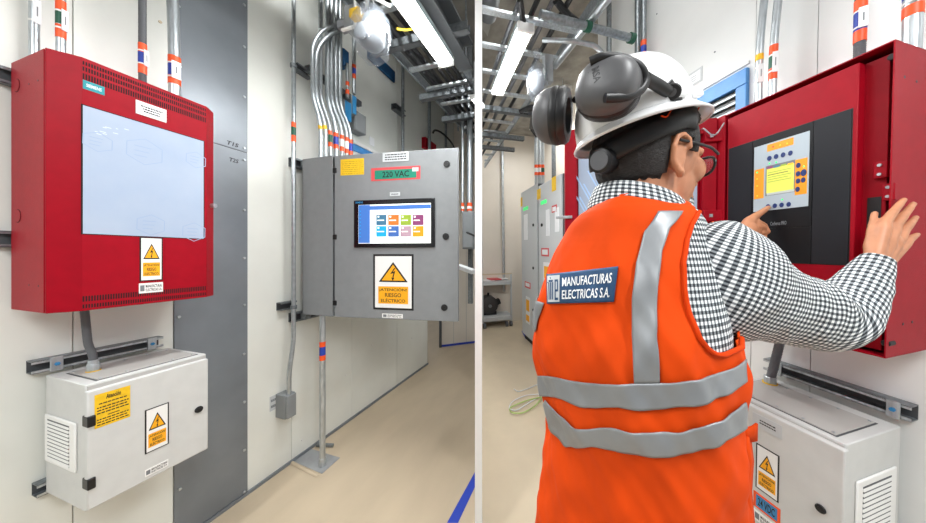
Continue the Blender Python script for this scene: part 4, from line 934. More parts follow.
FEs = Face(R, (0, y0_, 0), (1, 0, 0), (0, 0, 1)); a0, b1 = FEs.ab(855, 481); a1, _ = FEs.ab(894, 470); grille(R, a0, a1, y0_, b1 - .23, b1, tR, n=13)
yq0 = R.P(911, 410, X=-.041)[1]; yq1 = R.P(778, 365, X=-.041)[1]; zq = R.P(905, 413, X=-.041)[2]
strut(R, (0, yq0, zq), (0, yq1 + .05, zq), 'upper slotted steel channel holding the right white enclosure', w=.046, d=.040, face=(-1, 0, 0), m='galv', group='rails behind the right white enclosure')
strut(R, (0, yq0, zq - Hl), (0, yq1 + .05, zq - Hl), 'lower slotted steel channel holding the right white enclosure', w=.046, d=.040, face=(-1, 0, 0), m='galv', group='rails behind the right white enclosure')
pL = R.P(893.5, 413, X=-.041)[1]; lug(-.041, -.047, pL, zq, tR); lug(-.041, -.047, yq1, zq, tR)
pb_ = R.P(770, 384, Z=zt_); pb_ = np.array([pb_[0], pb_[1], zt_ + .004]); r_ = rad_px(R, pb_, 5.2); ptp = R.P(784, 338, X=pb_[0]); pm = R.P(775, 362, X=pb_[0])
fc = conduit(R, [pb_ + (0, 0, .012), np.array([pm[0], pm[1], pm[2]]), np.array([ptp[0], ptp[1], zb - .002])], r_, 'short grey flexible conduit from open red panel to white enclosure', m='flex', flexi=True, rad=.05, name='flexible_conduit', group='flexible conduits')
part('gland_nut', MB().tube([pb_ + (0, 0, .002), pb_ + (0, 0, .028)], r_ * 1.45, 6), 'galv', fc, bev=.002); part('gland_washer', MB().tube([pb_, pb_ + (0, 0, .003)], r_ * 1.6, 16), 'tag_yellow', fc)

# ============================================================ FAR END OF THE RIGHT ROOM
def floor_cabinet(xl, xr, X, ytop, ybot_T, label, dp=.5):
    ya = R.P(xr, 250, X=X)[1]; yb = R.P(xl, 250, X=X)[1]; z1 = R.P(xl, ytop, X=X)[2]
    t = thing('floor_cabinet', label, 'cabinet', (X + dp / 2, (ya + yb) / 2, 0), R, 'grey floor cabinets')
    part('body', MB().box(X + .02, ya, .08, X + dp, yb, z1), 'grey_dark', t, bev=.004); part('plinth', MB().box(X + .04, ya + .01, 0, X + dp, yb - .01, .08), 'rubber', t)
    d = part('door', MB().box(X, ya + .012, .09, X + .02, yb - .004, z1 - .004), 'label_grey', t, bev=.004)
    return t, d, Face(R, (X, 0, 0), (0, -1, 0), (0, 0, 1)), z1
def cabmarks(t, d, F2, specs):
    for nm, xl, yt, xr, yb, m in specs:
        a0, b1 = F2.ab(xl, yt); a1, _ = F2.ab(xr, yt); _, b0 = F2.ab(xl, yb); F2.rect(nm, a0, b0, a1, b1, m, d, 0, .006 if 'field' in nm else .004)
t3, d3, F3, z3 = floor_cabinet(521.5, 537.5, .0, 192.5, 0, 'far grey floor cabinet with green tag beside the cart', .5)
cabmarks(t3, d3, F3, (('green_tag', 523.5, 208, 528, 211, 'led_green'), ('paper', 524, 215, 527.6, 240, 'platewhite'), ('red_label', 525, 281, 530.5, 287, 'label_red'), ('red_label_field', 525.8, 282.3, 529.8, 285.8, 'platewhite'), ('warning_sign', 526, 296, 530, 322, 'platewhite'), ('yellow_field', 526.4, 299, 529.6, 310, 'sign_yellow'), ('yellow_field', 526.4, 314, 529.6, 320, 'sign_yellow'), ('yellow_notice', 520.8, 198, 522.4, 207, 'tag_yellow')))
for y in (225, 268, 310):
    a, b = F3.ab(533.5, y); F3.disc('lock', a, b, .02, 'rubber', d3, 0, .01)
t4, d4, F4, z4 = floor_cabinet(538.5, 562, -.03, 186, 0, 'nearer grey floor cabinet with papers behind the man', .5)
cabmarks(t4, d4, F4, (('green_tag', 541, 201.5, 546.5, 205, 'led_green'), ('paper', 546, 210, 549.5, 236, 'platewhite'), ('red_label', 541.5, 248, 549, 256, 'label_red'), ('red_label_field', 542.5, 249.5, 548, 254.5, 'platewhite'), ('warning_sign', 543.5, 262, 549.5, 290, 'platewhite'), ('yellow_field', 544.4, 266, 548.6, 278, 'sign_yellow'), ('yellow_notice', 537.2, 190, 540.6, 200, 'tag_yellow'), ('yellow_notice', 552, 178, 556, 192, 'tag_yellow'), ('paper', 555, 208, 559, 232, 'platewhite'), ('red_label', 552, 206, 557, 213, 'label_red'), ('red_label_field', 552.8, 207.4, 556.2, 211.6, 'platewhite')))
a, b = F4.ab(542, 225); F4.disc('lock', a, b, .02, 'rubber', d4, 0, .01)
tpx = [R.P(x, y, Z=0) for x, y in ((521.5, 331), (524.5, 331), (529.5, 339), (525.5, 339))]
solo('floor_tape', MB().prism([(p[0], p[1], .0005) for p in tpx], (0, 0, .001)), 'tape', 'short blue tape at the foot of the far grey floor cabinet', 'tape', room=R, smooth=False)
# conduits above the floor cabinets
for k, (x, hw, lb) in enumerate(((536, 1.6, 'left conduit of the banded cluster above the floor cabinets'), (539.4, 1.9, 'middle conduit of the banded cluster above the floor cabinets'), (542.8, 1.6, 'right conduit of the banded cluster above the floor cabinets'))):
    p = R.P(x, 165, X=.18); r = rad_px(R, p, hw); zt4 = min(z3, z4) if x > 538 else z3
    conduit(R, [np.array([p[0], p[1], zt4]), np.array([p[0], p[1], zat(R, 0, 136, p)]), np.array([p[0] - .1, p[1] - .4, zat(R, 0, 110, p)])], r, lb, [(zat(R, 0, 168, p), zat(R, 0, 165, p), 'orange'), (zat(R, 0, 175.5, p), zat(R, 0, 172.5, p), 'orange'), (zat(R, 0, 172.4, p), zat(R, 0, 168.2, p), 'platewhite' if k < 2 else 'green')], group='conduits above the floor cabinets', rad=.2)
for k, (x, y, X, Y) in enumerate(((527, 118, -.35, 3.0), (530, 112, -.28, 2.8))):
    p = R.P(537 + 2 * k, 137, X=.18); q = R.P(520 + 4 * k, 112, Z=2.72)
    solo('black_cable', MB().tube(smooth_path([p, p + np.array([-.1, .0, .12]), q + np.array([.1, -.1, .02]), q], .2), .022, 8), 'cable', ('left' if k == 0 else 'right') + ' black cable dropping from the right ladder to the floor cabinets', 'cable', room=R, group='cables dropping to the floor cabinets')
p = R.P(503.5, 250, Y=YEND - .05); conduit(R, [np.array([p[0], p[1], .6]), np.array([p[0], p[1], 3.55])], rad_px(R, p, 1.3), 'thin conduit on the far end wall above the cart', group='wall conduits', m='galv', couplings=((zat(R, 0, 166, p), zat(R, 0, 162, p)), (zat(R, 0, 225, p), zat(R, 0, 222, p))))
mat('motor', (58, 56, 56), .55)
# cart with a motor
ct = R.P(496, 328, Z=0); T_ = depth(R, ct)
xa = R.P(481.5, 328, T=T_)[0]; xb = R.P(514, 328, T=T_)[0]; yc0 = ct[1]; yc1 = ct[1] + .45
zz = lambda y: R.P(498, y, T=T_)[2]
t = thing('service_cart', 'low metal service cart carrying a black motor by the end wall', 'cart', ((xa + xb) / 2, yc0, 0), R)
for x in (xa, xb - .03):
    for y in (yc0, yc1 - .03): part('leg', MB().box(x, y, .10, x + .03, y + .03, zz(274)), 'label_grey', t, bev=.004)
part('top_shelf', MB().box(xa, yc0, zz(285), xb, yc1, zz(281.5)), 'label_grey', t, bev=.004); part('bottom_shelf', MB().box(xa, yc0, zz(321), xb, yc1, zz(316.5)), 'label_grey', t, bev=.004)
part('hand_rail', MB().box(xa, yc0, zz(274.6), xb, yc0 + .02, zz(273.4)), 'tan', t)
for x in (xa + .05, xb - .1, xb - .02):
    part('caster', MB().tube([(x - .02, yc0 + .03, .05), (x + .02, yc0 + .03, .05)], .05, 14), 'flex', t)
pm = R.P(489.5, 305.5, T=T_ + .1); rm = 9.3 * T_ / F_PX
t = thing('electric_motor', 'round black electric motor on the bottom shelf of the cart', 'motor', (pm[0], pm[1], pm[2] - rm), R)
part('housing', MB().tube([pm + (0, 0, 0), pm + (0, .30, 0)], rm, 24), 'motor', t, bev=.02); part('end_bell', MB().tube([pm + (0, -.03, 0), pm + (0, 0, 0)], [rm * .6, rm * .96], 24), 'motor', t); part('shaft', MB().tube([pm + (0, -.07, 0), pm + (0, -.02, 0)], .03, 12), 'galv_dark', t)
part('terminal_box', MB().obox(pm + np.array([rm * .75, 0, -.02]), (.10, 0, .04), (0, .12, 0), (-.03, 0, .09)), 'rubber', t, bev=.01); part('foot', MB().box(pm[0] - rm * .8, pm[1], zz(316.5), pm[0] + rm * .8, pm[1] + .2, pm[2] - rm * .7), 'rubber', t)
part('lifting_eye', MB().tube([pm + (0, .1, rm * .95), pm + (0, .1, rm * 1.3)], .02, 8), 'rubber', t)
for k, (x0, x1, m_, lb) in enumerate(((484, 495, 'platewhite', 'white papers lying on the left of the cart top'), (491, 503, 'label_red', 'red folder lying across the cart top'), (500, 511, 'white', 'white folded sheet at the right end of the cart top'))):
    a = R.P(x0, 281, T=T_ + .05)[0]; b = R.P(x1, 281, T=T_ + .05)[0]
    solo('papers', MB().obox((a, yc0 + .06 + .03 * k, zz(281.5) + .002 + .008 * k), (b - a, .04, 0), (-.03, .25, 0), (0, 0, .012 + .01 * (k == 1))), m_, lb, 'papers', room=R, group='papers on the cart', bev=.003)
# wires on the floor
pw = [R.P(x, y, Z=.012) for x, y in ((541, 394), (525, 395), (511, 402), (508.5, 409), (516, 411), (530, 402), (541, 396))]
solo('floor_wire', MB().tube(smooth_path(pw, .2, 5), .005, 6), 'cable_white', 'grey wire loop lying on the right room floor', 'wire', room=R, group='loose wires on the floor')
pw = [R.P(x, y, Z=.018) for x, y in ((541, 397), (524, 401), (509, 408), (511, 413), (522, 413.5), (536, 406), (542, 397))]
solo('floor_wire', MB().tube(smooth_path(pw, .2, 5), .005, 6), 'cable_green', 'pale green wire loop lying on the right room floor', 'wire', room=R, group='loose wires on the floor')
pw = [R.P(x, y, Z=.008) for x, y in ((514, 389), (518, 392), (527, 389), (541, 383))]
solo('floor_wire', MB().tube(smooth_path(pw, .15, 5), .005, 6), 'cable_white', 'short loose end of grey wire above the wire loops', 'wire', room=R, group='loose wires on the floor')

# ============================================================ OVERHEAD, RIGHT ROOM
ladder(R, -1.12, -.50, 2.75, .6, (clipR(-1.12, 4.3), clipR(-.5, 4.3)), .25, 'cable ladder with rungs under the right room ceiling', rung_r=.018)
p = R.P(582, 30, Z=2.68)
solo('rail_pipe', MB().tube([(R.P(610, 0, Z=2.68)[0], .9, 2.68), (R.P(555, 66, Z=2.68)[0], R.P(555, 66, Z=2.68)[1], 2.68)], .022, 16), 'emt', 'shiny steel pipe slanting above the hard hat', 'pipe', room=R)
p0 = R.P(540, 14, Z=2.64); p1 = R.P(634, 39, Z=2.64)
tpz = conduit(R, [p0, p0 + (p1 - p0) * .96, p1 + np.array([.0, .0, 0])], .020, 'conduit crossing under the shiny pipe toward the wall', group='overhead conduits', m='galv_dark')
for u in (.48, .97):
    c_ = p0 + (p1 - p0) * u; d_ = unit(p1 - p0); part('clamp', MB().tube([c_ - d_ * .015, c_ + d_ * .015], .027, 12), 'green', tpz)
q0 = R.P(575, 41, Z=2.6); q1 = R.P(596, 46, Z=2.6); q2 = R.P(604, 55, Z=2.55); q3 = R.P(606, 66, Z=2.46)
conduit(R, [q0 + np.array([-.15, .1, .05]), q0, q1, q2, q3], .013, 'elbowed conduit bending down behind the hard hat', group='overhead conduits', rad=.09)
for x, hw, X, lb, bands in ((637.5, 3.0, -.06, 'dark conduit rising behind the hard hat, left of the pair', ()), (643.5, 3.0, -.06, 'dark conduit with orange and blue bands behind the hard hat, right of the pair', ((41, 46.5, 'orange'), (46.5, 53, 'blue'), (53, 58, 'orange'))), (609, 2.6, -.05, 'dark conduit rising behind the slanting pipe', ()), (553, 2.2, .4, 'distant dark conduit above the far floor cabinet', ())):
    p = R.P(x, 45, X=X); r = rad_px(R, p, hw); conduit(R, [np.array([p[0], p[1], 1.9]), np.array([p[0], p[1], 3.55])], r, lb, [(zat(R, 0, b_, p), zat(R, 0, a_, p), m_) for a_, b_, m_ in bands], group='conduits behind the hard hat', m='galv_dark')
batten(R, -.87, 2.62, R.P(522, 30, Z=2.62)[1], R.P(500, 96, Z=2.62)[1], 'bright batten light under the ladder in the right room', w=.092)
batten(R, .30, 3.40, 3.0, 4.2, 'added hidden batten light brightening the far end of the right room', w=.10)  # extra batten kept out of sight, added to light the far end
batten(R, -.62, 3.48, .2, 1.2, 'added unseen batten light brightening the upper right wall', w=.10, watts=9)  # unseen fill batten, added for the upper part of the right wall
batten(R, -.80, 2.62, -1.3, -.2, 'batten light of the right room behind the viewpoint', w=.10, watts=50)
p = R.P(521, 14, Z=2.70)
solo('black_cable', MB().tube(smooth_path([R.P(520, 0, Z=2.72), R.P(522, 14, Z=2.7), R.P(524, 26, Z=2.66)], .1), .016, 8), 'cable', 'black cable feeding the top end of the right batten light', 'cable', room=R)
solo('black_cable', MB().tube(smooth_path([R.P(556, 0, Z=2.8), R.P(570, 18, Z=2.82), R.P(588, 28, Z=2.8)], .15), .02, 8), 'cable', 'thick black cable sagging in the right ladder', 'cable', room=R)
for k in range(4):
    solo('tray_cable', MB().tube([(-.62 - .09 * k, .8 + (clipR(-.66 - .09 * k, 4.3) - .8) * i / 4, 2.815 + .012 * math.sin(i * 2 + k)) for i in range(5)], .016, 8), ('cable', 'flex', 'cable', 'flex')[k], words[k] + ' cable counted from the wall lying in the right ladder', 'cable', room=R, group='cables in the right ladder')
t = thing('roof_deck', 'perforated grey deck sheet above the right batten light', 'deck', (-1.2, 1.6, 3.2), R)
part('sheet', MB().prism([(-1.22, .3, 3.2), (-.9, .3, 3.2), (-.9, 2.2, 3.2), (-1.0, clipR(-1.0, 9), 3.2), (-1.22, clipR(-1.22, 9), 3.2)], (0, 0, .01)), 'deck', t)
mb = MB()
for i in range(4):
    for j in range(22):
        x_, y_ = -1.18 + .075 * i, .5 + .075 * j
        if y_ < clipR(x_, 2.1) - .05: mb.tube([(x_, y_, 3.1985), (x_, y_, 3.2)], .012, 8)
part('perforations', mb, 'black', t, kind='stuff')
for k, (xx, yy, lb) in enumerate(((495, 150, 'farthest channel crossing under the right ladder'), (495, 138, 'middle channel crossing under the right ladder'), (495, 112, 'nearest channel crossing under the right ladder'))):
    p = R.P(xx, yy, Z=2.70); strut(R, (max(-1.15, p[1] / 5.55 - 1.4 + .05), p[1], 2.70), (-.30, p[1], 2.70), lb, w=.045, d=.045, up=(0, 1, 0), face=(0, 0, 1), group='cross channels under the right ladder')
solo('service_duct', MB().tube([(-1.06, .9, 2.98), (-1.00, 1.75, 2.98)], .06, 16), 'device_grey', 'grey duct end left of the right batten light', 'duct', room=R)
pc = R.P(537, 82, T=1.75)
t = thing('bagged_detector', 'detector wrapped in a white plastic bag left of the earmuffs', 'detector', pc - np.array([0, 0, .12]), R)
part('housing', blob(pc, .05, .05, .08), 'device_grey', t); part('plastic_bag', blob(pc, .072, .072, .118, 26, 40, wob), 'film_clear', t); part('bag_neck', MB().tube([pc + (0, 0, .10), pc + (.0, .0, .13), pc + (0, 0, .2)], [.045, .018, .03], 14), 'film_clear', t)
part('bracket', MB().box(pc[0] + .06, pc[1], pc[2] + .02, pc[0] + .12, pc[1] + .05, pc[2] + .20), 'junction', t, bev=.004)
# ============================================================ THE PERSON
mat('skin', (188, 128, 94), .48, var=.05, scale=40, bump=.08, bscale=300)
mat('hair', (24, 22, 22), .55, bump=.9, bscale=260, stretch=(1, 1, 3), c2=(46, 43, 42), var=.2, scale=120)
mat('vest_orange', (212, 68, 7), .8, spec=.15, var=.04, scale=14, bump=1.0, bscale=16, stretch=(1, 1, .6))
mat('vest_trim', (204, 60, 4), .8, spec=.15)
mat('reflective', (138, 141, 144), .42, .3, var=.03, scale=20, bump=.15, bscale=40)
mat('patch_blue', (24, 66, 104), .6, var=.06, scale=200)
mat('hat_white', (238, 239, 240), .28, coat=.3)
mat('cup_grey', (84, 84, 86), .42, var=.02, scale=40)
mat('cup_black', (22, 22, 24), .45)
mat('trousers', (40, 48, 66), .8)
mat('boot', (40, 32, 28), .6)
mat('lens', (200, 210, 220), .1, alpha=.25)
def gingham(name, pitch):
    m = bpy.data.materials.new(name); m.use_nodes = True; nt = m.node_tree; b = nt.nodes['Principled BSDF']; b.inputs['Roughness'].default_value = .75
    uv = nt.nodes.new('ShaderNodeUVMap'); sp = nt.nodes.new('ShaderNodeSeparateXYZ'); nt.links.new(uv.outputs[0], sp.inputs[0]); outs = []
    for i in range(2):
        a = nt.nodes.new('ShaderNodeMath'); a.operation = 'MULTIPLY'; a.inputs[1].default_value = 2 * math.pi / pitch; nt.links.new(sp.outputs[i], a.inputs[0])
        s = nt.nodes.new('ShaderNodeMath'); s.operation = 'SINE'; nt.links.new(a.outputs[0], s.inputs[0])
        r = nt.nodes.new('ShaderNodeMapRange'); r.inputs[1].default_value = -.25; r.inputs[2].default_value = .25; r.inputs[3].default_value = 0; r.inputs[4].default_value = .5; nt.links.new(s.outputs[0], r.inputs[0]); outs.append(r)
    ad = nt.nodes.new('ShaderNodeMath'); ad.operation = 'ADD'; nt.links.new(outs[0].outputs[0], ad.inputs[0]); nt.links.new(outs[1].outputs[0], ad.inputs[1])
    cr = nt.nodes.new('ShaderNodeValToRGB'); cr.color_ramp.elements[0].color = lin((236, 238, 238)); cr.color_ramp.elements[1].color = lin((36, 40, 46)); e = cr.color_ramp.elements.new(.5); e.color = lin((128, 134, 138))
    nt.links.new(ad.outputs[0], cr.inputs[0]); nt.links.new(cr.outputs[0], b.inputs['Base Color']); MATS[name] = m; b.inputs['Specular IOR Level'].default_value = .2
    tc = nt.nodes.new('ShaderNodeTexCoord'); n2 = nt.nodes.new('ShaderNodeTexNoise'); n2.inputs['Scale'].default_value = 24; n2.inputs['Detail'].default_value = 2; nt.links.new(tc.outputs['Object'], n2.inputs['Vector'])
    bp = nt.nodes.new('ShaderNodeBump'); bp.inputs['Strength'].default_value = .8; bp.inputs['Distance'].default_value = .012; nt.links.new(n2.outputs[0], bp.inputs['Height']); nt.links.new(bp.outputs[0], b.inputs['Normal'])
gingham('gingham', .0098)
W = lambda v: R.M @ np.array(v, float)
def hdg(deg): a = math.radians(deg); return W((math.sin(a), math.cos(a), 0)), W((math.cos(a), -math.sin(a), 0))
UP = np.array([0, 0, 1.])
def curve(xs, ys):
    """smooth monotone-ish interpolation through a table"""
    xs = np.array(xs, float); ys = np.array(ys, float); d = np.gradient(ys, xs)
    def f(x):
        x = min(max(x, xs[0]), xs[-1]); i = min(max(int(np.searchsorted(xs, x)) - 1, 0), len(xs) - 2); h = xs[i+1] - xs[i]; t = (x - xs[i]) / h
        return (2*t**3 - 3*t*t + 1) * ys[i] + (t**3 - 2*t*t + t) * h * d[i] + (-2*t**3 + 3*t*t) * ys[i+1] + (t**3 - t*t) * h * d[i+1]
    return f
# ---- torso surface: theta around (0 = his right, 90 = front, -90 = back), row = height given as image row at the torso's depth
TB = [(194, 624, 676, 0.510), (199, 611, 688, 0.515), (205, 598, 699, 0.523), (212, 585, 707, 0.530), (221, 574, 714, 0.535), (240, 561.5, 721, 0.540), (265, 549.5, 728, 0.540), (295, 539, 734, 0.540), (325, 534, 740, 0.540), (355, 536, 744, 0.540), (385, 541, 745, 0.540), (410, 546, 744, 0.540), (440, 545, 745, 0.540), (480, 540, 748, 0.540), (540, 536, 752, 0.540), (600, 534, 756, 0.540), (660, 540, 752, 0.540)]
ty = [r[0] for r in TB]; fL = curve(ty, [r[1] for r in TB]); fR_ = curve(ty, [r[2] for r in TB]); fT = curve(ty, [r[3] for r in TB])
HF, HR = hdg(62); wHF = R.M.T @ HF; wHR = R.M.T @ HR; QR = .68
E_SUP = 2 / 2.35
_q = np.linspace(0, 2 * math.pi, 73)[:-1]; _cx = np.sign(np.cos(_q)) * np.abs(np.cos(_q)) ** E_SUP; _sy = np.sign(np.sin(_q)) * np.abs(np.sin(_q)) ** E_SUP
RCAM = W((1, 0, 0)); RCAM = unit(RCAM - UP * (RCAM @ UP))
def depth_half(a): return QR * a if a > .19 else QR * .19 - (.19 - a) * .14
def ring_at(row):
    """centre and half width of the torso at a height, fitted so that its outline shows where the tables say"""
    xl, xr, t = fL(row), fR_(row), fT(row); C = R.P((xl + xr) / 2, row, T=t); a = (xr - xl) / 2 * t / F_PX / .8; z = C[2]
    for _ in range(30):
        P = C + np.outer(_cx * (a + .01), HR) + np.outer(_sy * (depth_half(a) + .01), HF); q = (P - R.eye) @ R.M
        x = CX + F_PX * q[:, 0] / q[:, 1]; y = CY - F_PX * q[:, 2] / q[:, 1]; i, j = np.argmin(x), np.argmax(x)
        wl_, wr_ = fL(min(y[i], 660)), fR_(min(y[j], 660)); eL, eR = wl_ - x[i], wr_ - x[j]; m = t / F_PX
        C = C + RCAM * (.35 * (eL + eR) / 2 * m); C[2] = z; a = max(.03, a + .30 * (eR - eL) / 2 * m)
    return C, a
RC = {}
def S(th, row, off=0.0, fold=1.0):
    key = round(row, 3)
    if key not in RC: RC[key] = ring_at(row)
    C, a = RC[key]; c, s = math.cos(th), math.sin(th); e = E_SUP
    x = math.copysign(abs(c) ** e, c); y = math.copysign(abs(s) ** e, s)
    d = off
    if fold:
        w = min(1, max(0, (row - 225) / 80))
        d += fold * w * (.0030 * math.sin(5 * th + row * .035) + .0026 * math.sin(9 * th - row * .06 + 1.3) + .0020 * math.sin(row * .11 + 3 * th) + .0018 * math.sin(17 * th + row * .09) * math.sin(row * .05 + 2 * th) + .0012 * math.sin(23 * th - row * .17) * math.cos(row * .07 - 4 * th))
    return C + HR * (a + d) * x + HF * (depth_half(a) + d) * y
THS = np.radians(np.linspace(-190, 60, 251)); RWS = np.linspace(194, 560, 241)
G3 = np.array([[S(th, r_, .010) for th in THS] for r_ in RWS])
Q = (G3 - R.eye) @ R.M; GX = CX + F_PX * Q[..., 0] / Q[..., 1]; GY = CY - F_PX * Q[..., 2] / Q[..., 1]
du = np.gradient(G3, axis=1); dv_ = np.gradient(G3, axis=0); NN = np.cross(du, dv_); ctr = G3.mean(axis=1, keepdims=True)
flip = np.sign(np.sum(NN * (G3 - ctr), axis=-1, keepdims=True)); NN = NN * flip; VIS = np.sum(NN * (R.eye - G3), axis=-1) > 0
def inv(x, y):
    """theta and row of the torso point seen at x, y"""
    d = (GX - x) ** 2 + (GY - y) ** 2 + np.where(VIS, 0, 1e4); i, j = np.unravel_index(np.argmin(d), d.shape)
    i = min(max(i, 1), len(RWS) - 2); j = min(max(j, 1), len(THS) - 2); th, rw = THS[j], RWS[i]
    for _ in range(4):
        J = np.array([[(GX[i, j+1] - GX[i, j-1]) / (THS[j+1] - THS[j-1]), (GX[i+1, j] - GX[i-1, j]) / (RWS[i+1] - RWS[i-1])], [(GY[i, j+1] - GY[i, j-1]) / (THS[j+1] - THS[j-1]), (GY[i+1, j] - GY[i-1, j]) / (RWS[i+1] - RWS[i-1])]])
        p = R.px(S(th, rw, .010)); r_ = np.array([x, y]) - p
        if r_ @ r_ < .05 or abs(np.linalg.det(J)) < 20: break
        st = np.linalg.solve(J, r_); th += float(np.clip(st[0], -.03, .03)); rw += float(np.clip(st[1], -2, 2))
    return th, rw
foot = R.P(640, 255, T=.54); foot[2] = 0
man = thing('person', 'man in checked shirt and orange vest pointing at the open red panel', 'person', foot, R)
# ---- shirt: torso, sleeves, collar
shirt = MB(); NT = 120
rws = list(np.linspace(196, 600, 90)); circ = 2 * math.pi * .19
shirt.grid([[S(2 * math.pi * k / NT, r_, .0, .0) for k in range(NT + 1)] for r_ in rws], uvs=[[(circ * k / NT, (r_) * .0021) for k in range(NT + 1)] for r_ in rws])
def limb(mb, st, seg=40, sub=14, pleat=0.0, uvs=True, v0=0.0, squash=.7):
    """st: (x, y, depth, half thickness in pixels)"""
    P = np.array([R.P(a, b, T=c) for a, b, c, d in st]); rad = np.array([d * c / F_PX for a, b, c, d in st]); n = len(st)
    u = np.arange(n); fx = [curve(u, P[:, i]) for i in range(3)]; fr2 = curve(u, rad); m = (n - 1) * sub + 1
    pts = np.array([[f(i / sub) for f in fx] for i in range(m)]); rr = np.array([fr2(i / sub) for i in range(m)])
    rows = []; uvr = []; L_ = 0; LV = 0; U = None; n_c = round(2 * math.pi * float(np.mean(rad)) / .0098) * .0098
    for i in range(m):
        T = unit(pts[min(i+1, m-1)] - pts[max(i-1, 0)])
        V = unit(np.cross(T, unit(R.eye - pts[i]))) ; Wv = np.cross(V, T)       # V lies across the view, Wv towards the viewer
        qc = R.M.T @ (pts[i] - R.eye); te = qc[1] - .8 * squash * rr[i]; kk = F_PX / te * (.0098 / 5.2)
        if i: dl_ = np.linalg.norm(pts[i] - pts[i-1]); L_ += dl_; wq = 1 + .7 * max(0, 1 - i / (.45 * m)); LV += wq * np.linalg.norm(R.px(pts[i]) - R.px(pts[i-1])) * qc[1] / te * (.0098 / 5.2)
        row = []; ur = []
        for k in range(seg + 1):
            q = 2 * math.pi * k / seg - math.pi / 2; w = rr[i] * (1 + pleat * (math.sin(L_ * 95 + 2.2 * math.sin(q * 2)) * .6 + .5 * math.sin(L_ * 61 + q * 3)))
            row.append(pts[i] + w * (math.cos(q) * V + squash * math.sin(q) * Wv)); ur.append(((q - math.pi / 2) * rr[i] * kk * (1 + .25 * max(0, 1 - i / (.45 * m))), v0 + LV))
        rows.append(row); uvr.append(ur)
    mb.grid(rows, uvs=uvr if uvs else None); return rows
ARM = [(688, 272, .515, 50), (706, 280, .478, 62), (728, 288, .468, 57), (752, 297, .478, 46), (780, 306, .50, 37.5), (808, 313.5, .522, 35), (829, 317, .54, 32), (842, 309.5, .56, 27.5), (854.5, 295, .585, 22.5), (866, 277.5, .615, 17.5), (876.5, 260.5, .637, 12)]
cuff_rows = limb(shirt, ARM, pleat=.022)
LARM = [(600, 236, .64, 22), (640, 255, .70, 20), (688, 268, .765, 16), (716, 254, .81, 14.5), (740, 238.5, .852, 11)]
limb(shirt, LARM, seg=28, pleat=.03)
# collar
CH, CR_ = hdg(76)
def tilt_ring(c, a, b, dip, z, n=61, th0=-1.6, th1=4.7):
    return [c + CR_ * a * math.cos(q) + CH * b * math.sin(q) + UP * (z - dip * math.sin(q)) for q in np.linspace(0, 2 * math.pi, n)]
nc = R.P(637, 202, T=.527)
cl_rows = [tilt_ring(nc, .096, .096, .028, -.040), tilt_ring(nc, .094, .094, .028, -.028), tilt_ring(nc, .089, .090, .028, -.014), tilt_ring(nc, .083, .084, .028, .000), tilt_ring(nc, .081, .082, .028, .003), tilt_ring(nc, .076, .077, .028, .001), tilt_ring(nc, .072, .072, .028, -.03)]
shirt.grid(cl_rows, uvs=[[(.5 * k / 60, .0196 * j) for k in range(61)] for j in range(len(cl_rows))])
part('shirt', shirt, 'gingham', man, label='black and white checked shirt')
# ---- vest
ARMH = [(698, 212), (691, 224), (686, 240), (682.5, 262), (683.5, 288), (689, 315), (698, 337), (708, 350), (719, 356), (731, 351), (740, 338)]
ah = [inv(*p) for p in ARMH]; ah_poly = ah + [(math.radians(28), ah[-1][1] - 6), (math.radians(34), 197), (ah[0][0] + .1, 197)]
ah_poly_l = [(math.pi - th + math.radians(0), rw) for th, rw in ah_poly]
def inside(p, poly):
    c = False; n = len(poly); x, y = p
    for i in range(n):
        (x0, y0), (x1, y1) = poly[i], poly[(i + 1) % n]
        if (y0 > y) != (y1 > y) and x < (x1 - x0) * (y - y0) / (y1 - y0) + x0: c = not c
    return c
NV = 280; vr = list(np.linspace(198, 575, 230)); vest = MB(); vv = []; keep = {}
def neck_row(th): 
    s = math.sin(th); return 201.0 + (0 if s < .2 else (s - .2) * 70)
for i, r_ in enumerate(vr):
    for k in range(NV): 
        th = 2 * math.pi * k / NV - math.pi * 1.5; vv.append(S(th, r_, .010))
vf = []
for i in range(len(vr) - 1):
    rm_ = (vr[i] + vr[i+1]) / 2
    for k in range(NV):
        th = 2 * math.pi * (k + .5) / NV - math.pi * 1.5
        if rm_ < neck_row(th): continue
        if inside((th, rm_), ah_poly): continue
        tl = -math.pi - th if th < 0 else math.pi - th
        if inside((tl, rm_), ah_poly) and abs(math.cos(th)) > .3: continue
        if abs(th - math.radians(90)) < .03 or abs(th + math.radians(270)) < .03: continue
        k2 = (k + 1) % NV; vf.append((i*NV+k, i*NV+k2, (i+1)*NV+k2, (i+1)*NV+k))
vest.v = [tuple(p) for p in vv]; vest.f = vf
vo = part('vest', vest, 'vest_orange', man, label='orange high-visibility vest with grey reflective bands')
sd = vo.modifiers.new('thickness', 'SOLIDIFY'); sd.thickness = .003; sd.offset = 1
def dense(pts, n):
    pts = np.array(pts, float); d = np.r_[0, np.cumsum(np.linalg.norm(np.diff(pts, axis=0), axis=1))]; u = np.linspace(0, d[-1], n)
    return np.c_[np.interp(u, d, pts[:, 0]), np.interp(u, d, pts[:, 1])]
part('armhole_binding', MB().tube([S(th, rw, .012) for th, rw in dense(ah, 50)], .0035, 8), 'vest_trim', vo)
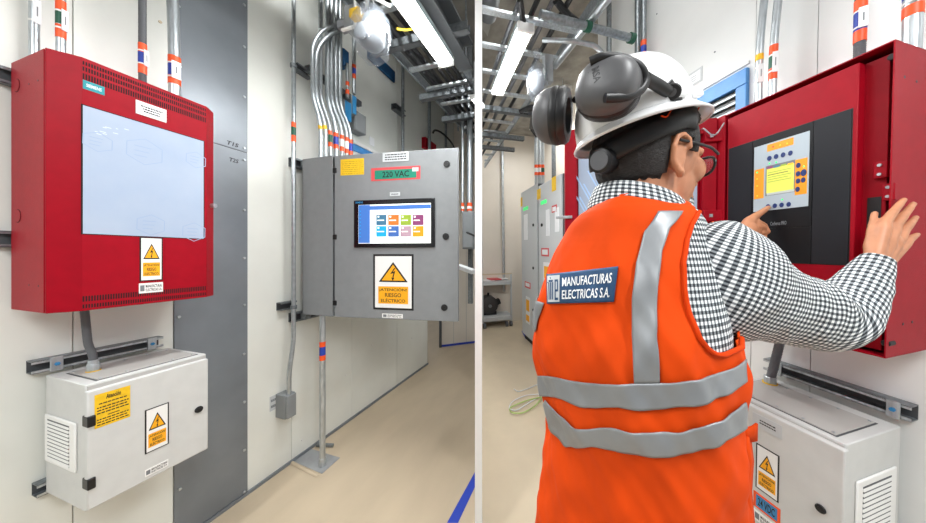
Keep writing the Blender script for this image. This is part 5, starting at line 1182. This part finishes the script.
def strip(name, e0, e1, m, n=60, w=10, off=.0145, extend=0.0):
    A = [inv(*p) for p in e0]; B = [inv(*p) for p in e1]; A = dense([(a * 150, b) for a, b in A], n); B = dense([(a * 150, b) for a, b in B], n); rows = []
    for i in range(n):
        row = []
        for k in range(w + 1):
            u = k / w; th = (A[i][0] * (1-u) + B[i][0] * u) / 150; rw = A[i][1] * (1-u) + B[i][1] * u; row.append(S(th, rw, off))
        rows.append(row)
    o_ = part(name, MB().grid(rows), m, vo); so = o_.modifiers.new('thickness', 'SOLIDIFY'); so.thickness = .0016; so.offset = 0; return rows
strip('reflective_band', [(540, 376), (558, 377), (586, 382), (624, 383), (651, 382), (690, 379), (720, 370), (742, 358)], [(542, 397), (565, 399), (584, 407), (618, 405.5), (652, 408), (684, 404.5), (720, 394.6), (743, 380)], 'reflective')
strip('reflective_band', [(547, 400), (560, 414), (575, 427.5), (611, 426), (641, 431), (674, 431), (710, 421), (742, 401)], [(549, 421), (557, 435), (567, 447), (591, 445), (624, 451), (644, 454), (690, 450), (723, 437.6), (743, 426)], 'reflective')
strip('reflective_brace', [(657, 211.5), (643.6, 232), (636, 262.7), (632, 297), (632, 335), (634, 382)], [(681, 211.5), (668.5, 228), (661, 251), (657, 285.7), (656, 335.4), (659, 382)], 'reflective', off=.0140)
strip('reflective_brace', [(541.5, 296), (537, 310), (534.5, 326)], [(546, 303), (541, 316), (537, 332)], 'reflective', n=12, w=4, off=.0140)
pg_ = [[None] * 25 for _ in range(13)]
cTL, cTR, cBR, cBL = (548.5, 274.5), (618.5, 266.3), (614.3, 301.5), (549, 303.8)
for j in range(13):
    for i in range(25):
        u, v = i / 24, j / 12; x = (cTL[0]*(1-u) + cTR[0]*u) * (1-v) + (cBL[0]*(1-u) + cBR[0]*u) * v; y = (cTL[1]*(1-u) + cTR[1]*u) * (1-v) + (cBL[1]*(1-u) + cBR[1]*u) * v; pg_[j][i] = inv(x, y)
PGRID = np.array(pg_)
def patch_pt(u, v, off):
    x, y = min(max(u, 0), 1) * 24, min(max(v, 0), 1) * 12; i, j = min(int(x), 23), min(int(y), 11); a, b = x - i, y - j
    th, rw = PGRID[j, i] * (1-a) * (1-b) + PGRID[j, i+1] * a * (1-b) + PGRID[j+1, i] * (1-a) * b + PGRID[j+1, i+1] * a * b; return S(th, rw, off)
pt_ = part('name_patch', MB().grid([[patch_pt(i / 30, j / 14, .0138) for i in range(31)] for j in range(15)]), 'patch_blue', vo, label='blue patch reading MANUFACTURAS ELECTRICAS S.A.')
so = pt_.modifiers.new('thickness', 'SOLIDIFY'); so.thickness = .002; so.offset = 0
def patch_rect(name, u0, v0, u1, v1, m, off=.0152, n=6): return part(name, MB().grid([[patch_pt(u0 + (u1-u0) * i / n, v0 + (v1-v0) * j / n, off) for i in range(n + 1)] for j in range(n + 1)]), m, pt_)
patch_rect('logo_field', .015, .06, .195, .94, 'label_grey')
for k, (u0, u1, v0, v1) in enumerate(((.035, .052, .28, .86), (.062, .079, .28, .86), (.089, .106, .28, .86), (.04, .10, .20, .27), (.125, .142, .24, .86), (.125, .175, .20, .27), (.160, .177, .24, .56), (.125, .177, .53, .60), (.125, .177, .80, .88))): patch_rect('logo_stroke', u0, v0, u1, v1, 'patch_blue', .0156, 3)
def patch_text(sx, u0, v0, u1, v1):
    cu = bpy.data.curves.new('t', 'FONT'); cu.body = sx; cu.size = 1; cu.resolution_u = 3; cu.offset = .015; to = bpy.data.objects.new('t', cu); COL.objects.link(to)
    me = bpy.data.meshes.new_from_object(to.evaluated_get(bpy.context.evaluated_depsgraph_get())); bpy.data.objects.remove(to)
    bm = bmesh.new(); bm.from_mesh(me); bmesh.ops.triangulate(bm, faces=bm.faces[:]); V = np.array([v.co[:] for v in bm.verts]); lo, hi = V.min(0), V.max(0); mb = MB()
    mb.v = [tuple(patch_pt(u0 + (p[0]-lo[0]) / (hi[0]-lo[0]) * (u1-u0), v1 - (p[1]-lo[1]) / (hi[1]-lo[1]) * (v1-v0), .0158)) for p in V]; mb.f = [tuple(v.index for v in f.verts) for f in bm.faces]; bm.free()
    part('lettering', mb, 'platewhite', pt_, smooth=False)
patch_text('MANUFACTURAS', .235, .16, .935, .45); patch_text('ELECTRICAS S.A.', .235, .57, .93, .86)
# side tie and front edge of the vest at his right
tie = [R.P(x, y, T=tt) for x, y, tt in ((743, 428, .50), (748, 432, .505), (754, 430, .51), (758, 427, .512))]
part('side_tie', MB().grid([[p + UP * .016 * (1 if k == 0 else .4), p - UP * .004, p - UP * (.016 + .004 * k)] for k, p in enumerate(tie)]), 'vest_orange', vo).modifiers.new('thickness', 'SOLIDIFY').thickness = .004
fe_ = [(746, 436, .505), (749, 460, .505), (747, 490, .505), (750, 523, .505), (751, 570, .505)]
part('side_flap', MB().grid([[R.P(x - 6, y, T=tt - .004), R.P(x, y, T=tt), R.P(x + 2.5, y, T=tt + .02)] for x, y, tt in fe_]), 'vest_orange', vo).modifiers.new('thickness', 'SOLIDIFY').thickness = .004
# ---- trousers and boots
for sgn in (-1, 1):
    C0, a0_ = ring_at(590); hip = C0 + HR * sgn * a0_ * .46; rows = []
    for i in range(14):
        u = i / 13; z = hip[2] * (1 - u) + .07 * u; w = .105 * (1-u) + .07 * u; rows.append([np.array([hip[0], hip[1], z]) + HF * (.02 * math.sin(u * 3.1)) + w * (math.cos(q) * HR + 1.05 * math.sin(q) * HF) for q in np.linspace(0, 2 * math.pi, 25)])
    part('trouser_leg', MB().grid(rows), 'trousers', man)
    b0_ = np.array([hip[0], hip[1], 0]); rows = []
    for u in np.linspace(-.11, .19, 12):
        h_ = .11 if u < .04 else .11 - (u - .04) * .36; w = .048 * math.sqrt(max(.05, 1 - ((u - .04) / .16) ** 2)); rows.append([b0_ + HF * u + HR * w * math.cos(q) + UP * (max(0, h_ * .5 + h_ * .5 * math.sin(q))) for q in np.linspace(0, 2 * math.pi, 17)])
    part('boot', MB().grid(rows), 'boot', man)
C0, a0_ = ring_at(600)
part('trouser_seat', MB().grid([[S(q, r_, -.004, 0) for q in np.linspace(0, 2 * math.pi, 60)] for r_ in np.linspace(560, 660, 12)]), 'trousers', man)
# ---- body: head, neck, torso, arms, hands as one skin
Ff, Fr = hdg(75)
E_ = R.P(678, 157, T=.446); HC = E_ - Fr * .078 + Ff * .012 + UP * .026
def hp(f, r, u): return HC + Ff * f + Fr * r + UP * u
FRM = np.array([Ff, Fr, UP]).T
body = MB()
def addm(o_): body.add(o_.v, o_.f)
addm(blob(hp(-.004, 0, .012), .096, .078, .108, 24, 32, rot=FRM)); addm(blob(hp(.026, 0, -.045), .066, .060, .072, 20, 28, rot=FRM))
addm(blob(hp(.046, 0, -.092), .040, .040, .030, 14, 20, rot=FRM)); addm(blob(hp(.080, 0, .006), .018, .050, .016, 12, 20, rot=FRM))
addm(MB().tube([hp(.090, 0, -.004), hp(.104, 0, -.028), hp(.108, 0, -.042), hp(.092, 0, -.048)], [.009, .011, .014, .010], 12)); 
for s_ in (-1, 1):
    addm(blob(hp(.062, s_ * .040, -.030), .026, .022, .026, 12, 18, rot=FRM)); addm(blob(hp(.100, s_ * .012, -.047), .008, .008, .006, 8, 12, rot=FRM))
    addm(blob(hp(-.012, s_ * .077, -.024), .015, .009, .026, 14, 20, rot=FRM)); addm(blob(hp(-.006, s_ * .077, -.050), .009, .006, .011, 10, 14, rot=FRM))
    addm(MB().tube([hp(f, s_ * (.082 + .004 * (u > 0)), u - .022) for f, u in ((.004, .008), (.002, .024), (-.010, .031), (-.022, .026), (-.029, .010), (-.027, -.010), (-.016, -.026), (-.006, -.033))], .0048, 10))
for dz, rr in ((-.066, .0065), (-.076, .0075)): addm(MB().tube([hp(.084, -.024, dz), hp(.096, 0, dz), hp(.084, .024, dz)], [rr * .6, rr, rr * .6], 10))
nb = R.P(646, 222, T=.535)
addm(MB().tube([hp(-.018, 0, -.03), hp(-.022, 0, -.085), nb + UP * .02, nb - UP * .06], [.066, .064, .066, .075], 24))
addm(MB().grid([[S(2 * math.pi * k / 40, r_, -.030, 0) for k in range(40)] for r_ in np.linspace(212, 640, 40)], closed=True))
def limb_core(st, k):
    P = smooth_path([R.P(650, 262, T=.54)] + [R.P(a, b, T=c) for a, b, c, d in st], .04, 4); addm(MB().tube(P, list(np.linspace(k * 1.15, .0185, len(P))), 16))
limb_core(ARM, .030); limb_core(LARM, .026)
def fing(pts, rs):
    P = [R.P(*p[:2], T=p[2]) for p in pts]; addm(MB().tube(smooth_path([P[0]] + P[1:], .012, 4) if len(P) > 2 else P, np.interp(np.linspace(0, 1, len(smooth_path(P, .012, 4))), np.linspace(0, 1, len(rs)), rs) if len(P) > 2 else rs, 14))
    addm(blob(P[-1], rs[-1], rs[-1], rs[-1], 10, 14))
    for p, r_ in zip(P[1:-1], rs[1:-1]): addm(blob(p, r_ * 1.04, r_ * 1.04, r_ * 1.04, 10, 14))
# right hand on the panel edge
fing([(874, 261, .640), (884.5, 223.5, .652), (893.5, 211.5, .660), (899.5, 204.5, .668), (903.5, 200, .676)], [.015, .0108, .0088, .0078, .0066])
fing([(878, 262, .642), (894.5, 226.5, .655), (904, 215, .664), (909.5, 208.5, .672), (913, 204, .680)], [.015, .0108, .0088, .0078, .0066])
fing([(882, 263, .645), (902, 232.5, .660), (909.5, 224.5, .668), (913, 220.5, .676), (915.5, 217.5, .683)], [.014, .0105, .0084, .0074, .0064])
fing([(885, 264.5, .648), (907, 241, .666), (913, 237, .674), (915.5, 235.5, .680), (917, 234.5, .686)], [.013, .0095, .0076, .0068, .0060])
fing([(873, 257, .645), (870.5, 241, .655), (872.5, 225, .668), (874.5, 213.5, .680)], [.014, .0098, .0080, .0066])
addm(blob(R.P(885, 244, T=.652), .018, .018, .030, 14, 20)); addm(blob(R.P(892, 244, T=.656), .018, .017, .026, 14, 20)); addm(blob(R.P(878, 249, T=.648), .012, .014, .022, 14, 20))
# left hand pointing at the lowest left button
fing([(741, 235, .855), (751, 219.5, .880), (758, 214.5, .892), (764, 210.5, .903), (768, 207.6, .910)], [.020, .0135, .0108, .0094, .0078])
fing([(743, 237, .858), (756, 222.5, .884), (763.5, 226, .896), (766.5, 231.5, .890), (761, 233, .878)], [.020, .0130, .0108, .0100, .0090])
fing([(744, 239, .860), (756.5, 229, .882), (763, 234.5, .892), (763.5, 239, .886), (757.5, 239, .876)], [.020, .0125, .0105, .0095, .0085])
fing([(744, 241, .860), (754, 235, .878), (759, 240.5, .886), (758.5, 244, .880), (753.5, 242.5, .872)], [.018, .0115, .0095, .0085, .0075])
fing([(744, 233, .852), (752, 228.5, .862), (758.5, 226.5, .872), (764, 228, .878)], [.018, .0130, .0105, .0088])
addm(blob(R.P(748, 231, T=.868), .030, .026, .030, 14, 20))
# legs inside the trousers, down to the boots
for sgn in (-1, 1):
    C0, a0_ = ring_at(590); hip = C0 + HR * sgn * a0_ * .40; addm(MB().tube([hip + UP * .05, np.array([hip[0], hip[1], .45]), np.array([hip[0], hip[1], .09])], [.075, .055, .045], 14))
bo = part('body', body, 'skin', man)
rmd = bo.modifiers.new('skin_over', 'REMESH'); rmd.mode = 'VOXEL'; rmd.voxel_size = .0030; rmd.use_smooth_shade = True
smd = bo.modifiers.new('soften', 'SMOOTH'); smd.factor = .5; smd.iterations = 4
for s_ in (-1, 1): part('eye', blob(hp(.080, s_ * .031, -.012), .012, .012, .010, 10, 14, rot=FRM), 'platewhite', man)
# ---- hair
hair = MB(); rows = []
for i in range(36):
    a = -math.pi / 2 + math.pi * i / 35; row = []
    for k in range(72):
        q = 2 * math.pi * k / 72; d = np.array([math.cos(a) * math.cos(q), math.cos(a) * math.sin(q), math.sin(a)]); rn = 1 + .012 * math.sin(37 * q + 11 * a) + .010 * math.sin(61 * a - 23 * q)
        row.append(hp(-.004 + d[0] * .1015 * rn, d[1] * .082 * rn, .012 + d[2] * .112 * rn))
    rows.append(row)
hv = [p for r_ in rows for p in r_]; hf_ = []
for i in range(35):
    for k in range(72):
        k2 = (k + 1) % 72; c = (np.array(rows[i][k]) + rows[i+1][k2]) / 2 - HC; f, u = c @ Ff, c @ UP; r_ = abs(c @ Fr)
        low = -.050 - .010 * min(1, max(0, (-f - .02) / .08)) if f < -.026 else (.006 if f < .012 else .004 - 9 * max(0, f - .022))
        if f < .030 and f >= .012: low = -.016
        if f >= .030: low = .06
        if u > low: hf_.append((i*72+k, i*72+k2, (i+1)*72+k2, (i+1)*72+k))
hair.v = [tuple(p) for p in hv]; hair.f = hf_
ho = part('hair', hair, 'hair', man, label='short black hair'); ho.modifiers.new('thickness', 'SOLIDIFY').thickness = .004

# ============================================================ HARD HAT WITH EARMUFFS
tl_ = math.radians(15); Hf = Ff * math.cos(tl_) + UP * math.sin(tl_); Hu = UP * math.cos(tl_) - Ff * math.sin(tl_)
HO = R.P(633, 131, T=.502)
def hh(f, r, u): return HO + Hf * f + Fr * r + Hu * u
hat = thing('hard_hat', 'white hard hat with grey flip-up earmuffs on the man', 'hard hat', HO, R)
rows = []; A_, B_, Hh = .106, .098, .117
for i in range(33):
    v = i / 32; el = v * math.pi / 2; rr = math.cos(el) ** .72; zz_ = Hh * math.sin(el) ** .92; row = []
    for k in range(72):
        q = 2 * math.pi * k / 72; rib = 0
        if v > .25:
            rib = .0035 * max(0, 1 - abs(math.sin(q)) * rr * B_ / .012) * min(1, (v - .25) * 6)
        row.append(hh(A_ * rr * math.cos(q), B_ * rr * math.sin(q), zz_ + rib))
    rows.append(row)
part('shell', MB().grid(rows, closed=True), 'hat_white', hat).modifiers.new('thickness', 'SOLIDIFY').thickness = -.003
rows = []
for j in range(7):
    u = j / 6; row = []
    for k in range(96):
        q = 2 * math.pi * k / 96; pk = max(0, math.cos(q)) ** 2.2; ext = (.009 + .024 * pk) * u; row.append(hh((A_ + ext) * math.cos(q), (B_ + ext) * math.sin(q), .004 - .011 * u - .006 * pk * u))
    rows.append(row)
rows.append([p - Hu * .004 for p in rows[-1]])
part('brim', MB().grid(rows, closed=True), 'hat_white', hat).modifiers.new('thickness', 'SOLIDIFY').thickness = .003
for q in (1.15, 1.55): part('accessory_slot', MB().obox(hh(A_ * math.cos(q) - .012, B_ * math.sin(q) - .004, .006), Hf * .026, Fr * .010, Hu * .016), 'hat_white', hat, bev=.003)
# suspension band and ratchet knob
def band_pt(q, z, k=1.0): return HC + Ff * (-.004 + .107 * k * math.cos(q)) + Fr * (.087 * k * math.sin(q)) + UP * z
rows = []
for q in np.linspace(math.radians(80), math.radians(280), 60):
    c = -math.cos(q); z0 = .036 - .045 * max(0, c) ** 1.2; h_ = .017 + .004 * max(0, c); rows.append([band_pt(q, z0 + h_), band_pt(q, z0 + h_ * .3, 1.02), band_pt(q, z0 - h_ * .3, 1.02), band_pt(q, z0 - h_)])
part('suspension_band', MB().grid(rows), 'cup_black', hat).modifiers.new('thickness', 'SOLIDIFY').thickness = .004
kc = R.P(602.5, 161, T=.470); kn = unit(unit(R.eye - kc) * .8 - Ff * .75)
kb = part('ratchet_knob', MB().tube([kc - kn * .016, kc + kn * .004, kc + kn * .010, kc + kn * .013], [.0225, .0225, .021, .016], 28), 'cup_black', hat); part('knob_cap', MB().tube([kc + kn * .012, kc + kn * .0145], [.0165, .016], 24), 'flex', kb)
for f_, z_ in ((.02, .0), (-.03, -.02)): part('chin_cord', MB().tube(smooth_path([HC + Ff * f_ + Fr * .088 + UP * .055, HC + Ff * (f_ - .02) + Fr * .091 + UP * .028, HC + Ff * (f_ - .03) + Fr * .090 + UP * .03], .01), .0012, 6), 'vest_trim', hat)
# earmuffs
def earmuff(c, n, upv, ra, rb, dep, label):
    n = unit(n); u = unit(upv - n * (upv @ n)); s_ = np.cross(u, n); 
    def lathe(prof, name, m, par):
        rows = []
        for (k, z) in prof:
            rows.append([c + n * z + s_ * ra * k * math.copysign(abs(math.cos(q)) ** .86, math.cos(q)) + u * rb * k * math.copysign(abs(math.sin(q)) ** .86, math.sin(q)) for q in np.linspace(0, 2 * math.pi, 57)[:-1]])
        return part(name, MB().grid(rows, closed=True), m, par)
    e = lathe([(.0, dep), (.30, dep * .985), (.55, dep * .93), (.74, dep * .80), (.88, dep * .58), (.96, dep * .30), (1.0, .0), (.97, -.004), (.0, -.004)], 'earmuff_cup', 'cup_grey', hat)
    e['label'] = label
    lathe([(.96, .002), (1.02, -.002), (1.03, -.008), (1.0, -.013), (.0, -.013)], 'cup_rim', 'cup_black', e)
    lathe([(.94, -.011), (1.0, -.014), (1.0, -.022), (.92, -.028), (.62, -.028), (.55, -.012), (.0, -.012)], 'cushion', 'cup_black', e)
    return e, n, u, s_
c1 = R.P(606.5, 88, T=.392); n1_ = unit(R.eye - c1) + W((-.18, 0, .50)); e1, n1_, u1, s1 = earmuff(c1, n1_, W((.22, 0, 1)), .0460, .0400, .030, 'near dark grey earmuff cup with raised lettering')
c2 = R.P(553.5, 117.5, T=.500); n2_ = W((-1, .40, .12)); e2, n2_, u2, s2 = earmuff(c2, n2_, W((.15, 0, 1)), .050, .046, .036, 'far dark grey earmuff cup')
FM = Face(R, c1 + n1_ * .0285 - s1 * .010 + u1 * .004, unit(s1 * .34 - u1 * .94), unit(s1 * .94 + u1 * .34))
FM.text('MSA', -.011, -.004, .011, .006, 'cup_black', e1, -.003, h=.0045); FM.bars('small_print', -.010, -.010, .010, -.006, 2, 'cup_black', e1, -.0006)
def rod(pts, r, m, name, par, rad=.02): return part(name, MB().tube(smooth_path([R.P(x, y, T=tt) for x, y, tt in pts], rad), r, 12), m, par)
rod([(590, 62, .378), (600, 57, .372), (622, 57.5, .370), (640, 66, .372), (647, 80, .378), (641, 91, .376), (627, 97.5, .368), (605, 98, .364)], .0062, 'cup_black', 'cup_yoke', hat)
rod([(645, 78, .380), (656, 84, .392), (668, 92, .402)], .0085, 'cup_black', 'cup_arm', hat)
ab0 = R.P(672, 92.5, T=.408); part('arm_pivot', MB().tube([ab0, ab0 + unit(R.eye - ab0) * .012], .0125, 20), 'cup_black', hat, bev=.002); part('arm_screw', MB().tube([ab0 + unit(R.eye - ab0) * .011, ab0 + unit(R.eye - ab0) * .0135], .006, 14), 'cup_grey', hat)
rod([(664, 86, .408), (671, 96, .412), (674, 106, .418)], .0125, 'cup_black', 'arm_base', hat)
rod([(575, 100, .50), (590, 84, .54), (605, 75, .58)], .006, 'cup_black', 'cup_yoke', hat)
# ============================================================ GLASSES
gl = thing('eyeglasses', 'black framed eyeglasses worn by the man', 'glasses', hp(.09, 0, -.02), R)
for s_ in (-1, 1):
    part('temple', MB().tube(smooth_path([hp(-.020, s_ * .088, -.002), hp(.03, s_ * .086, -.004), hp(.060, s_ * .080, -.004), hp(.094, s_ * .066, -.006)], .01), .0023, 8), 'cup_black', gl)
    ring = [hp(.099 - .007 * math.cos(q) ** 2, s_ * (.036 + .026 * math.cos(q)), -.020 + .0165 * math.sin(q)) for q in np.linspace(0, 2 * math.pi, 29)]
    part('rim', MB().tube(ring, .0026, 8), 'cup_black', gl); part('lens', MB().add(ring[:-1], [tuple(range(28))]), 'lens', gl)
part('bridge', MB().tube([hp(.096, -.010, -.012), hp(.102, 0, -.008), hp(.096, .010, -.012)], .0022, 8), 'cup_black', gl)
